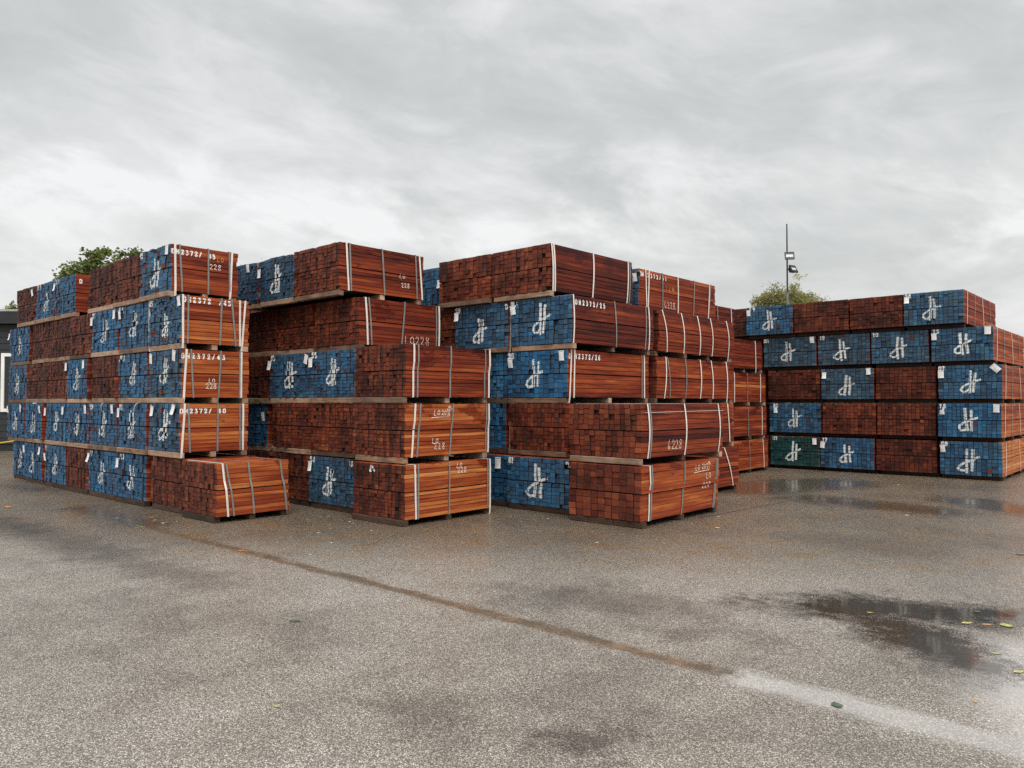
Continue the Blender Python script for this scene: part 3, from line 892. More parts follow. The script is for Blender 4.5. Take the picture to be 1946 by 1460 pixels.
P = 0.82
Z = [0.0, P, 2 * P, 3 * P, 4 * P]
ST = {'left': 'left stack', 'mid': 'middle stack', 'right': 'right front stack', 'far': 'far stack', 'rear': 'row behind'}
TIER = ['ground tier', 'second tier', 'third tier', 'fourth tier', 'top tier']
ORD = ['leftmost', 'second from left', 'third from left', 'fourth from left', 'fifth from left', 'sixth from left', 'seventh from left', 'eighth from left']

SEED = [0]
def put(stack, k, what, x0, x1, Y, L, pos=None, z=None, **kw):
    """pos: how the bundle is placed in its tier, in words"""
    SEED[0] += 1
    kw.setdefault('seed', SEED[0])
    lab = '%s, %s, %s of %s' % (what, pos, TIER[k], ST[stack])
    return bundle(lab, x0, x1, Y, Z[k] if z is None else z, L, **kw)

BL, BR = 'blue-ended bundle', 'brown-ended bundle'
mk = lambda u=.45, v=.48, s=1.0: (u, v, s)

# ---- left stack ---------------------------------------------------------------------------------
kw = dict(cols=13, rows=11, mixed=0.5, nb=3)
LL = 1.12
# top tier
put('left', 4, BR, -19.22, -18.06, 5.20, LL, 'leftmost', dark=0.95, tags=[(.90, .10, .25)], **kw)
put('left', 4, BL + ' numbered 113', -18.04, -16.92, 5.22, LL, ORD[1], blue=1, num='113', dark=0.6, mark=mk(.56, .55, 1.0), grey=.15, **kw)
put('left', 4, BL + ' numbered 111 with strapped side', -16.90, -15.78, 5.22, LL, ORD[2], blue=1, num='111', dark=0.55, grey=.2, tags=[(.05, .12, .05)], straps=[(.5, .3, 'w', 1)],
    side_text=([('D', .08, .3), ('1', .78, .98)], .14), **kw)
put('left', 4, BR, -15.26, -14.03, 5.28, LL, ORD[3], dark=1.0, **kw)
put('left', 4, BR, -14.00, -12.86, 5.22, LL, ORD[4], dark=0.8, **kw)
put('left', 4, BL + ' stencilled DH2372/45 and chalked 228', -12.84, -11.70, 5.20, LL, 'right end', blue='patchy', grey=.35, dark=.25, num='45', num_u=-.01, mark=mk(.50, .55, 1.15), tags=[(.93, .02, -.05)],
    straps=[(.07, .08, 'w', 1), (.14, .18, 'g'), (.56, .56, 'g'), (.865, .87, 'g'), (.905, .88, 'w', 1)], orange=.50, stain=.45,
    side_text=([('DH2372/', .01, .49), ('45', .565, .68)], .10), chalk=[('LO', .69, .80, .20, .075, 'rust_chalk'), ('228', .58, .76, .38, .085)], **{**kw, 'cols': 10, 'rows': 10, 'mixed': .9})
# fourth tier
put('left', 3, BL, -19.74, -18.44, 5.22, LL, 'leftmost', blue=1, dark=.5, grey=.1, tags=[(.04, .12, .1)], mark=mk(.5, .55), **kw)
put('left', 3, BR, -18.38, -17.25, 5.25, LL, ORD[1], dark=.9, **kw)
put('left', 3, BR, -17.22, -16.10, 5.24, LL, ORD[2], dark=.95, **kw)
put('left', 3, BR, -16.07, -14.97, 5.22, LL, ORD[3], dark=.55, **kw)
put('left', 3, BL + ' numbered 21', -14.94, -13.74, 5.22, LL, ORD[4], blue=1, grey=.05, dark=.4, num='21', num_u=0, tags=[(.05, .12, .0), (.90, .05, .08)], mark=mk(.5, .5), **kw)
put('left', 3, BL + ' numbered 11', -13.71, -12.48, 5.22, LL, ORD[5], blue=1, grey=.2, dark=.4, num='11', num_u=.02, tags=[(.06, .08, .05)], mark=mk(.48, .46, 1.05), **kw)
put('left', 3, BL + ' with DH2372/45 half hidden by straps', -12.45, -11.33, 5.20, LL, 'right end', blue='patchy', grey=.4, dark=.3, num='45', num_u=.0, tags=[(.95, .03, .12)], mark=mk(.5, .60, .85),
    straps=[(.0, .03, 'w', 1), (.105, .1, 'g'), (.59, .57, 'g'), (.735, .80, 'g'), (.855, .86, 'w'), (.935, .89, 'w', 1)], orange=.62, stain=.4,
    side_text=([('DH2372', .03, .46), ('/45', .56, .75)], .04), **{**kw, 'cols': 14, 'rows': 12, 'mixed': .9})
# third tier
put('left', 2, BL, -19.76, -18.52, 5.20, LL, 'leftmost', blue=1, grey=.25, dark=.5, mark=mk(.48, .55), **kw)
put('left', 2, BR, -18.48, -17.16, 5.22, LL, ORD[1], dark=.85, **kw)
put('left', 2, BR, -17.12, -16.16, 5.22, LL, ORD[2], dark=.5, **kw)
put('left', 2, BL + ' narrow', -16.12, -15.08, 5.20, LL, ORD[3], blue=1, grey=.0, dark=.3, tags=[(.03, .06, .03), (.88, .04, .15)], mark=mk(.5, .5), straps=[(.3, .3, 'w')], **kw)
put('left', 2, BR, -14.87, -13.70, 5.20, LL, ORD[4], dark=.85, **kw)
put('left', 2, BL + ' numbered 113', -13.66, -12.50, 5.20, LL, ORD[5], blue=1, grey=.2, dark=.35, num='113', num_u=.02, mark=mk(.5, .45), **kw)
put('left', 2, BL + ' stencilled DH2372/43', -12.47, -11.33, 5.20, LL, 'right end', blue='patchy', grey=.5, dark=.3, num='4', num_u=0, tags=[(.13, .05, -.12), (.86, .01, -.25, 1.1)], mark=mk(.5, .42, 1.05),
    straps=[(.095, .06, 'w', 1), (.16, .2, 'g'), (.59, .56, 'g'), (.86, .86, 'g'), (.885, .885, 'w')], orange=.66, stain=.3,
    side_text=([('DH2372/43', .01, .68)], .09), chalk=[('LO', .42, .52, .64, .07), ('228', .38, .54, .76, .085)], **{**kw, 'cols': 11, 'rows': 11, 'mixed': .8})
# second tier
put('left', 1, BL + ' with a tag at each upper corner', -19.62, -18.53, 5.16, LL, 'leftmost', blue=1, grey=.05, dark=.4, tags=[(.06, .08, .1), (.90, .04, -.4)], mark=mk(.48, .52), **kw)
put('left', 1, BL, -18.50, -17.36, 5.16, LL, ORD[1], blue=1, grey=.05, dark=.35, tags=[(.93, .06, -.1)], mark=mk(.5, .55, 1.05), **kw)
put('left', 1, BL, -17.12, -15.92, 5.15, LL, ORD[2], blue=1, grey=.1, dark=.4, tags=[(.05, .12, .0), (.87, .08, .05)], mark=mk(.5, .48), **kw)
put('left', 1, BL, -15.88, -14.86, 5.15, LL, ORD[3], blue=1, grey=.1, dark=.4, tags=[(.92, .04, -.1)], mark=mk(.47, .52), **kw)
put('left', 1, BL + ' numbered 104', -14.78, -13.57, 5.15, LL, ORD[4], blue=1, grey=.2, dark=.45, num='104', num_u=.0, tags=[(.88, .02, .02)], mark=mk(.5, .5), tails=[(.58, .0, .16, -.02)], **kw)
put('left', 1, BL + ' numbered 113', -13.53, -12.41, 5.15, LL, ORD[5], blue=1, grey=.25, dark=.4, num='113', num_u=.0, tags=[(.07, .1, .0)], mark=mk(.47, .48), tails=[(.82, -.01, .17, -.16)], **kw)
put('left', 1, BL + ' stencilled DH2372/40', -12.31, -11.25, 5.15, LL, 'right end', blue=1, grey=.45, dark=.25, num='4', num_u=.03, tags=[(.16, .05, -.05), (.88, .01, -.15)], mark=mk(.5, .45, 1.05),
    straps=[(.09, .05, 'w', 1), (.14, .17, 'g'), (.56, .56, 'g'), (.87, .88, 'g'), (.92, .92, 'w')], orange=.72, stain=.15,
    side_text=([('DH2372/', .0, .50), ('40', .57, .70)], .10), **{**kw, 'cols': 10, 'rows': 11, 'mixed': .7})
# ground tier
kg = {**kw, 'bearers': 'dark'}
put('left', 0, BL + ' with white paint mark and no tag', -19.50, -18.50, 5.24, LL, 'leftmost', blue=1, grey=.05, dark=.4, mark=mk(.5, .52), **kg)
put('left', 0, BL, -18.46, -17.38, 5.18, LL, ORD[1], blue=1, grey=.05, dark=.45, mark=mk(.42, .55), tags=[(.0, .08, .05), (.92, .08, -.05)], **kg)
put('left', 0, BL + ' numbered 11', -17.10, -15.98, 5.15, LL, ORD[2], blue=1, grey=.1, dark=.35, num='11', num_u=-.02, tags=[(.05, .22, .1)], mark=mk(.5, .5), **kg)
put('left', 0, BR, -15.94, -14.86, 5.15, LL, ORD[3], dark=.5, **kg)
put('left', 0, BL + ' numbered 11', -14.80, -13.62, 5.15, LL, ORD[4], blue=1, grey=.05, dark=.35, num='11', num_u=.05, tags=[(.06, .08, -.1)], mark=mk(.5, .52), **kg)
put('left', 0, BL + ' numbered 113', -13.58, -12.43, 5.15, LL, ORD[5], blue=1, grey=.15, dark=.35, num='113', num_u=.12, tags=[(.12, .12, .05)], mark=mk(.52, .52, 1.05), straps=[(.14, .12, 'w')], **kg)
put('left', 0, BR, -12.26, -11.06, 5.18, LL, ORD[6], dark=.45, **{**kg, 'cols': 12, 'mixed': .35})
put('left', 0, 'low brown bundle standing alone', -10.97, -9.98, 5.08, 1.14, 'right end', dark=.5, orange=.60, stain=.45, straps=[(.10, .17, 'w'), (.15, .25, 'g'), (.45, .52, 'g'), (.88, .96, 'g')],
    shift=-.015, **{**kg, 'cols': 11, 'mixed': .5})

# ---- middle stack ----------------------------------------------------------------------------------
kw = dict(cols=15, rows=13, mixed=0.22, nb=3)
ML = 1.70
put('mid', 4, BL + ' with a white tag and curled strap tail', -13.18, -12.06, 6.86, ML, 'leftmost', blue=1, grey=.5, dark=.85, tags=[(.74, .02, -.05)], tails=[(.48, .0, .15, -.08)], arch=.03, **kw)
put('mid', 4, BL + ' with white paint mark', -12.03, -10.93, 6.86, ML, ORD[1], blue=1, grey=.5, dark=.8, tags=[(.05, .22, .02)], tails=[(.1, -.01, .16, -.06)], mark=mk(.50, .52, 1.1), arch=.03, **kw)
put('mid', 4, BR + ' chalked 228', -10.90, -9.66, 6.84, ML, 'right end', dark=.45, orange=.44, stain=.45, rec=0,
    straps=[(.09, .12, 'w'), (.13, .15, 'g'), (.51, .54, 'g'), (.90, .92, 'g'), (.945, .98, 'w')], chalk=[('LO', .72, .79, .53, .075), ('228', .74, .84, .73, .075)], **kw)
put('mid', 3, BR, -13.00, -11.94, 7.12, ML, 'leftmost', dark=.8, **kw)
put('mid', 3, BR, -11.90, -10.79, 7.12, ML, ORD[1], dark=.5, straps=[(.05, .05, 'w')], **kw)
put('mid', 3, BR + ' chalked LO228 in large writing', -10.74, -9.55, 7.12, ML, 'right end', dark=.45, orange=.40, stain=.5,
    straps=[(.09, .12, 'w'), (.13, .17, 'g'), (.57, .53, 'g'), (.95, .95, 'g'), (.985, .985, 'w')], chalk=[('LO228', .57, .88, .84, .135)], **{**kw, 'cols': 14, 'rows': 11})
put('mid', 2, BR, -12.85, -11.74, 6.92, ML, 'leftmost', dark=.95, **kw)
put('mid', 2, BL + ' numbered 55 with two hanging tags', -11.70, -10.48, 6.90, ML, ORD[1], blue=1, grey=.4, dark=.45, num='55', num_u=.0, tags=[(.03, .14, -.08), (.92, .05, -.35)], mark=mk(.48, .48, 1.05), **{**kw, 'mixed': .4})
put('mid', 2, BL + ' numbered 55 with one tag', -10.45, -9.28, 6.88, ML, ORD[2], blue=1, grey=.35, dark=.3, num='55', num_u=.01, tags=[(.02, .13, .0)], mark=mk(.47, .45, 1.1), **{**kw, 'mixed': .4})
put('mid', 2, BR + ' without writing', -9.10, -7.98, 6.72, ML, 'right end', dark=.5, orange=.44, stain=.5, shift=.01,
    straps=[(.10, .10, 'w'), (.15, .15, 'g'), (.53, .53, 'g'), (.93, .93, 'g'), (.98, .98, 'w')], **kw)
put('mid', 1, BL + ' half hidden in the shade of the gap', -12.95, -11.86, 6.95, ML, 'leftmost', blue=1, grey=.1, dark=.6, tags=[(.9, .2, .0)], **kw)
put('mid', 1, BR, -11.64, -10.50, 6.90, ML, ORD[1], dark=.3, **kw)
put('mid', 1, BR, -10.47, -9.29, 6.88, ML, ORD[2], dark=.35, **kw)
put('mid', 1, BR + ' chalked with an upward arrow', -9.10, -7.98, 6.70, ML, 'right end', dark=.5, orange=.70, stain=.62, shift=.01,
    straps=[(.13, .10, 'w'), (.19, .16, 'g'), (.57, .54, 'g'), (.955, .955, 'g'), (.985, .985, 'w')],
    chalk=[('LO', .35, .43, .17, .075), ('205', .44, .53, .17, .065), ('arrow', .32, .53, .25, 0), ('LO', .34, .42, .72, .075), ('228', .36, .50, .82, .085)], **kw)
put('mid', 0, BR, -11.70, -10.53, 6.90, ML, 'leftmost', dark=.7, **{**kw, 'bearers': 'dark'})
put('mid', 0, BL + ' numbered 54', -10.50, -9.34, 6.88, ML, ORD[1], blue=1, grey=.55, dark=.25, num='54', num_u=.0, tags=[(.06, .11, .0)], mark=mk(.45, .52, 1.1), end_text=('D', .93), **{**kw, 'mixed': .4, 'bearers': 'dark'})
put('mid', 0, BR + ' numbered 24 and chalked 228', -8.98, -7.86, 6.62, ML, 'right end', dark=.55, orange=.66, stain=.35, end_text=('24', .33),
    straps=[(.115, .13, 'w'), (.155, .155, 'g'), (.51, .51, 'g'), (.95, .95, 'g'), (.975, .975, 'w', 1)], chalk=[('LO', .60, .67, .07, .07), ('228', .61, .72, .17, .08)], **{**kw, 'bearers': 'dark'})

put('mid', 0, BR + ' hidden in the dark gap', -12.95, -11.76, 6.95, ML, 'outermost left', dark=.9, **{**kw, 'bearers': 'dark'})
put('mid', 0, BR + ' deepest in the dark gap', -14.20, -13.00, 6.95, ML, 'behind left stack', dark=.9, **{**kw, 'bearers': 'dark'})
# ---- right-hand front stack -----------------------------------------------------------------------------
kw = dict(cols=14, rows=11, mixed=0.3, nb=3)
RL = 2.28
put('right', 4, BR + ' glimpsed under the middle stack', -15.95, -14.80, 9.25, RL, 'outermost left', dark=.6, **kw)
put('right', 4, BR + ' deep between stacks', -17.15, -16.0, 9.25, RL, 'far outer left', dark=.6, **kw)
put('right', 4, BL + ' with a tag', -10.90, -9.95, 9.35, RL, 'leftmost', blue=1, grey=.3, dark=.6, tags=[(.80, .33, .05)], straps=[(.05, .05, 'w')], **kw)
put('right', 4, BR, -9.84, -8.62, 9.05, RL, ORD[1], dark=.3, **kw)
put('right', 4, BR + ' with broad double straps', -8.58, -7.36, 9.05, RL, 'right end', dark=.25, orange=.22, stain=.6, bulge=.012,
    straps=[(.03, .045, 'w'), (.055, .07, 'w'), (.53, .52, 'w'), (.945, .93, 'w'), (.965, .955, 'g')], **{**kw, 'cols': 15})
put('right', 3, BR, -10.66, -9.52, 9.12, RL, 'leftmost', dark=.5, **kw)
put('right', 3, BL + ' numbered 29', -9.49, -8.26, 9.10, RL, ORD[1], blue=1, grey=.5, dark=.3, num='29', num_u=.0, tags=[(.05, .12, .05)], mark=mk(.47, .60, 1.1), straps=[(.03, .03, 'w', 1)], end_text=('D', .95), **kw)
put('right', 3, BL + ' stencilled DH2372/25', -8.20, -6.98, 9.10, RL, 'right end', blue=1, grey=.35, dark=.2, num='25', num_u=-.01, tags=[(.04, .10, .15)], mark=mk(.50, .45, 1.15),
    straps=[(.01, .01, 'w', 1), (.53, .55, 'g'), (.91, .90, 'g'), (.945, .945, 'w')], orange=.30, stain=.45, bulge=.015, side_text=([('DH2372/25', .055, .43)], .09), **{**kw, 'rows': 10})
put('right', 2, BL + ' half hidden and without a paint mark', -9.48, -8.33, 9.15, RL, 'leftmost', blue=1, grey=.2, dark=.5, **kw)
put('right', 2, BL + ' stencilled DH2372/26', -8.29, -7.07, 9.12, RL, 'right end', blue=1, grey=.1, dark=.2, num='26', num_u=.0, tags=[(.06, .13, .02), (.92, .02, .0)], mark=mk(.45, .50, 1.1),
    straps=[(.05, .02, 'w', 1), (.09, .08, 'w'), (.91, .91, 'g'), (.94, .94, 'w')], orange=.50, stain=.4, side_text=([('D', .0, .05), ('H2372/26', .10, .42)], .08), **{**kw, 'rows': 10})
put('right', 1, BL + ' in the shaded gap', -9.48, -8.36, 9.15, RL, 'leftmost', blue=1, grey=.05, dark=.4, straps=[(.05, .05, 'w', 1)], **kw)
put('right', 1, BR, -8.25, -7.10, 9.12, RL, ORD[1], dark=.25, shift=-.02, **{**kw, 'cols': 17, 'rows': 11, 'mixed': .1})
put('right', 1, BR + ' with white strings and chalked 6228', -6.68, -5.50, 8.66, RL, 'right end', dark=.3, orange=.36, stain=.35, bulge=.03, shift=.0, string=(.86, .43),
    straps=[(.09, .09, 'w'), (.115, .115, 'g'), (.54, .54, 'w'), (.95, .95, 'w')], chalk=[('6228', .33, .50, .78, .13)], **{**kw, 'cols': 13, 'rows': 10})
put('right', 0, BL + ' with a white tag', -9.40, -8.16, 8.98, RL, 'leftmost', blue=1, grey=.1, dark=.35, tags=[(.85, .04, .04, 1.2)], **{**kw, 'bearers': 'dark'})
put('right', 0, BL + ' numbered 61', -8.10, -6.88, 8.90, RL, ORD[1], blue=1, grey=.35, dark=.25, num='61', num_u=.02, mark=mk(.47, .50, 1.15), end_text=('D', .95), **{**kw, 'bearers': 'dark'})
put('right', 0, BR + ' chalked LO 205 with large pieces', -6.60, -5.44, 8.55, RL - .1, 'right end', dark=.2, orange=.60, stain=.25, shift=.012, bulge=.01,
    straps=[(.115, .115, 'w'), (.14, .14, 'g'), (.56, .53, 'g'), (.955, .925, 'g'), (.975, .94, 'g')],
    chalk=[('LO', .70, .76, .14, .08), ('205', .78, .86, .13, .08), ('arrow', .68, .87, .22, 0), ('LO', .83, .90, .32, .09), ('228', .79, .89, .51, .085)], **{**kw, 'cols': 11, 'rows': 8, 'bearers': 'dark'})

# ---- row behind the right-hand front stack --------------------------------------------------------------
def rear(k, what, pos, x1, Y, L, z=None, **kws):
    SEED[0] += 1
    lab = '%s, %s, %s' % (what, pos, TIER[k])
    return bundle(lab, x1 - 1.15, x1, Y, Z[k] if z is None else z, L, seed=SEED[0], **{**dict(cols=13, rows=11, mixed=.3, nb=4, dark=.5), **kws})
PB = 'directly behind the right front stack'
rear(4, 'blue-ended bundle stencilled DH2372/51', PB, -7.54, 11.84, 2.92, blue=1, grey=.4, tags=[(.93, .12, .05)], orange=.48, stain=.25,
     straps=[(.09, .105, 'w'), (.135, .12, 'w'), (.31, .31, 'g'), (.51, .51, 'w'), (.725, .71, 'g'), (.92, .90, 'w'), (.935, .905, 'g')], side_text=([('DH', .0, .07), ('2372/51', .12, .38)], .08),
     chalk=[('17W', .35, .48, .36, .11, 'rust_chalk'), ('6228', .34, .48, .80, .13)])
rear(3, 'red-brown bundle with five bent straps', PB, -7.0, 11.56, 2.96, orange=.42, stain=.45, bulge=.035, straps=[(.07, .13, 'w'), (.32, .35, 'w'), (.53, .56, 'w'), (.70, .72, 'w'), (.91, .93, 'w', 1)])
rear(2, 'red-brown bundle with six straps', PB, -7.0, 11.52, 2.96, orange=.50, stain=.4, bulge=.02, straps=[(.13, .11, 'w'), (.15, .18, 'g'), (.38, .38, 'g'), (.57, .57, 'w'), (.71, .73, 'w'), (.90, .91, 'w', 1)])
rear(1, 'mostly hidden dark bundle', PB, -6.62, 11.2, 2.56, orange=.42, stain=.45, straps=[(.90, .93, 'w')])
rear(0, 'mostly hidden brown bundle', PB, -6.60, 11.2, 2.64, orange=.44, stain=.3, bearers='dark', bulge=.02, straps=[(.80, .92, 'w')])
PC = 'beside the far stack'
Q = 0.785
rear(4, 'dark red-brown bundle', PC, -8.34, 14.6, 2.72, z=4 * Q, pitch=Q, orange=.36, stain=.5, straps=[(.70, .72, 'g'), (.94, .96, 'w')])
rear(3, 'dark red-brown bundle', PC, -7.92, 15.3, 2.68, z=3 * Q, pitch=Q, orange=.36, stain=.5, straps=[(.2, .2, 'w'), (.86, .87, 'w', 1)])
rear(2, 'red-brown bundle with pale jagged patches', PC, -7.90, 15.3, 2.74, z=2 * Q, pitch=Q, orange=.56, stain=.6, straps=[(.42, .42, 'w'), (.66, .66, 'g'), (.90, .90, 'w')])
rear(1, 'red-brown bundle with pale right edge', PC, -7.88, 15.3, 2.80, z=Q, pitch=Q, orange=.52, stain=.6, straps=[(.36, .37, 'w'), (.65, .66, 'g'), (.91, .91, 'w')])
rear(0, 'orange-brown bundle on wet ground', PC, -7.86, 15.3, 2.86, z=0.0, pitch=Q, orange=.62, stain=.45, bearers='dark', straps=[(.65, .66, 'g'), (.90, .92, 'w')])

# ---- far stack -------------------------------------------------------------------------------------------
kw = dict(cols=13, rows=10, mixed=0.4, nb=4, bearers='deep')
FL = 3.05
FX = 3.75
so = dict(straps=[(.12, .10, 'w'), (.35, .33, 'g'), (.58, .62, 'w'), (.80, .84, 'g')], orange=.62, stain=.35)
for k_ in range(4):
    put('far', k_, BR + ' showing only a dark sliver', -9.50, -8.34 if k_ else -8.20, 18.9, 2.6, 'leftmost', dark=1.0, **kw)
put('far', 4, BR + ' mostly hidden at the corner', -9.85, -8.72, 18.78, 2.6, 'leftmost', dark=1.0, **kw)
put('far', 4, BL + ' numbered 19', -8.67, -7.47, 18.70, FL, ORD[1], blue=1, grey=.45, dark=.35, num='1 9', num_u=.06, tags=[(.06, .10, .0)], mark=mk(.48, .52, 1.15), tails=[(.88, -.03, .0, -.1)], **kw)
put('far', 4, BR, -7.44, -6.15, 18.72, FL, ORD[2], dark=.85, **{**kw, 'mixed': .15})
put('far', 4, BR, -6.11, -4.96, 18.72, FL, ORD[3], dark=.75, **{**kw, 'mixed': .15})
put('far', 4, BL + ' numbered 24', -4.93, -3.74, 18.68, 3.4, 'right end', blue=1, grey=.6, dark=.25, num='24', num_u=.02, tags=[(.06, .10, .02)], mark=mk(.45, .52, 1.2), **{**kw, **so, 'orange': .45})
put('far', 3, BL + ' numbered 86', -8.26, -6.94, 18.82, FL, ORD[1], blue=1, grey=.85, dark=.35, num='86', num_u=.0, tags=[(.93, .02, .03)], mark=mk(.45, .50, 1.1), **kw)
put('far', 3, BL + ' numbered 19', -6.90, -5.70, 18.82, FL, ORD[2], blue=1, grey=.85, dark=.3, num='19', num_u=.03, mark=mk(.45, .52, 1.15), **kw)
put('far', 3, BL + ' numbered 10', -5.66, -4.46, 18.80, FL, ORD[3], blue=1, grey=.65, dark=.35, num='10', num_u=.02, mark=mk(.47, .52, 1.15), **kw)
put('far', 3, BL + ' numbered 15', -4.40, -3.22, 18.78, FX, 'right end', blue=1, grey=.5, dark=.25, num='15', num_u=.02, tags=[(.05, .13, .02), (.92, .0, .0, 1.15)], mark=mk(.50, .48, 1.15), **{**kw, **so})
put('far', 2, BR, -8.15, -6.86, 18.82, FL, ORD[1], dark=1.0, **{**kw, 'mixed': .15})
put('far', 2, BL, -6.82, -5.62, 18.80, FL, ORD[2], blue=1, grey=.75, dark=.35, tags=[(.07, .10, .0), (.91, .0, .05)], mark=mk(.48, .55, 1.1), **kw)
put('far', 2, BR, -5.58, -4.33, 18.82, FL, ORD[3], dark=.85, **{**kw, 'mixed': .15})
put('far', 2, BL + ' numbered 07', -4.26, -3.06, 18.72, FX, 'right end', blue=1, grey=.45, dark=.25, num='07', num_u=.0, tags=[(.05, .14, .02, 1.1), (.85, .02, .8, 1.2)], mark=mk(.50, .50, 1.2), **{**kw, **so})
put('far', 1, BL + ' numbered 82', -8.12, -6.83, 18.80, FL, ORD[1], blue=1, grey=.45, dark=.6, num='82', num_u=.07, tags=[(.13, .12, .05)], mark=mk(.48, .50, 1.1), **kw)
put('far', 1, BR, -6.79, -5.58, 18.78, FL, ORD[2], dark=.35, **{**kw, 'mixed': .1, 'cols': 15})
put('far', 1, BR, -5.54, -4.33, 18.78, FL, ORD[3], dark=.45, **{**kw, 'mixed': .1, 'cols': 15})
put('far', 1, BL + ' numbered 16', -4.27, -3.08, 18.70, FX, 'right end', blue=1, grey=.2, dark=.25, num='16', num_u=.02, tags=[(.07, .12, .02), (.93, .02, -.03, 1.15)], mark=mk(.46, .50, 1.15), **{**kw, **so, 'orange': .7})
put('far', 0, 'green-ended bundle numbered 01', -8.10, -6.89, 18.80, FL, ORD[1], blue=1, green=True, grey=.3, dark=.4, num='01', num_u=.05, tags=[(.92, .04, .03)], mark=mk(.47, .52, 1.15), **kw)
put('far', 0, BL + ' numbered 17', -6.85, -5.62, 18.78, FL, ORD[2], blue=1, grey=.35, dark=.5, num='17', num_u=.03, tags=[(.06, .14, -.1)], mark=mk(.48, .52, 1.15), **kw)
put('far', 0, BR, -5.58, -4.33, 18.80, FL, ORD[3], dark=.75, **{**kw, 'mixed': .1})
put('far', 0, BL + ' numbered 09', -4.25, -3.08, 18.74, FX, 'right end', blue=1, grey=.4, dark=.45, num='09', num_u=.02, tags=[(.05, .12, .05)], mark=mk(.45, .55, 1.2), **{**kw, **so, 'orange': .75})

# ------------------------------------------------------------------ trees
def tree(label, name, base, trunk_h, lobes, leaf, n, mat, bark, seed, droop=0.0, group=None):
    r = random.Random(seed)
    root = thing(name, label, 'tree', base, r.uniform(0, 6), group)
    tb = MB()
    tb.tube([(0, 0, 0), (0.03, 0.02, trunk_h * .5), (-0.05, 0.04, trunk_h), (0.02, 0.0, trunk_h * 1.35)], [0.26, 0.2, 0.15, 0.06], 10)
    rot = Matrix.Rotation(-root.rotation_euler.z, 3, 'Z')
    L = [(rot @ Vector(c), s) for c, s in lobes]
    twigs = []
    for c, s in L:
        st = Vector((0, 0, trunk_h * r.uniform(.75, 1.05)))
        midp = st.lerp(c, .5) + Vector((r.uniform(-.2, .2), r.uniform(-.2, .2), .15))
        tb.tube([st, midp, c], [0.10, 0.065, 0.03], 7)
        for q in range(12):
            dv = Vector((r.gauss(0, 1), r.gauss(0, 1), r.gauss(0.25, .9))).normalized()
            e = c + Vector((dv.x * s[0], dv.y * s[0], dv.z * s[1])) * r.uniform(.65, 1.0)
            m_ = c.lerp(e, .5) + Vector((r.uniform(-.1, .1), r.uniform(-.1, .1), .08))
            tb.tube([c.lerp(midp, r.uniform(0, .4)), m_, e], [0.028, 0.018, 0.006], 5)
            twigs.append((c, m_, e, s))
    tb.build('trunk', bark, root)
    cm = MB()
    clumps = []
    for c, m_, e, s in twigs:
        for q in range(4):
            pt = m_.lerp(e, r.uniform(0.05, 1.08)) + Vector((r.gauss(0, .16), r.gauss(0, .16), r.gauss(0, .13))) * s[0]
            clumps.append((pt, r.uniform(.16, .30) * s[0] ** .5, r.gauss(0, .16)))
    for i in range(n):
        cp, cr, ct = clumps[r.randrange(len(clumps))]
        o = Vector((r.gauss(0, 1), r.gauss(0, 1), r.gauss(0, .75))) * cr * .62
        p = cp + o
        if droop: p.z -= droop * r.random() ** 2
        sz = leaf * r.uniform(.6, 1.25)
        a = Vector((r.gauss(0, 1), r.gauss(0, 1), r.gauss(0, .6) - droop * 2)).normalized()
        b = a.cross(Vector((r.gauss(0, 1), r.gauss(0, 1), r.gauss(0, 1)))).normalized()
        nn = a.cross(b)
        wd = .34 if not droop else .16
        t = min(1, max(0, .5 + ct + r.gauss(0, .14)))
        cm.add([p, p + a * sz * .5 + b * sz * wd + nn * sz * .08, p + a * sz, p + a * sz * .5 - b * sz * wd + nn * sz * .08], [(0, 1, 2, 3)], 0, (t, t, t))
    cm.build('crown', mat, root)
    return root

bark = simple_mat("tree bark", (0.10, 0.08, 0.06), .85, .25, 8)
green_leaf = leaf_mat("oak leaves", [(0.1, (0.045, 0.062, 0.014)), (0.5, (0.105, 0.135, 0.028)), (0.78, (0.17, 0.20, 0.046)), (1.0, (0.26, 0.20, 0.07))])
pale_leaf = leaf_mat("willow leaves", [(0.1, (0.12, 0.125, 0.04)), (0.5, (0.25, 0.24, 0.08)), (0.85, (0.36, 0.32, 0.13)), (1.0, (0.44, 0.36, 0.18))], .35)
RT = Vector((ca, sa, 0))
def lobe(a, z, fwd, s0, s1):
    v = RT * a + Vector((-sa, ca, 0)) * fwd
    return (Vector((v.x, v.y, z)), (s0, s1))
tree('broad green leafy tree rising behind the left timber stack', 'leafy_tree', (-36.1, 13.1, 0), 3.6,
     [lobe(-1.15, 7.0, 0, 1.05, .85), lobe(-.35, 7.55, .3, .95, .85), lobe(1.05, 7.5, -.2, .9, .85), lobe(.3, 6.8, .4, 1.1, .8), lobe(1.55, 7.1, .2, .75, .75), lobe(-.6, 5.9, 0, 1.4, .9), lobe(1.0, 5.9, .2, 1.3, .9)],
       .175, 12500, green_leaf, bark, 5)
tree('distant green tree peeping over the dark building roof', 'leafy_tree', (-46.5, 13.0, 0), 3.6,
     [lobe(-.3, 6.2, 0, .8, .7), lobe(.4, 5.7, .2, .8, .7)], .18, 1800, green_leaf, bark, 6)
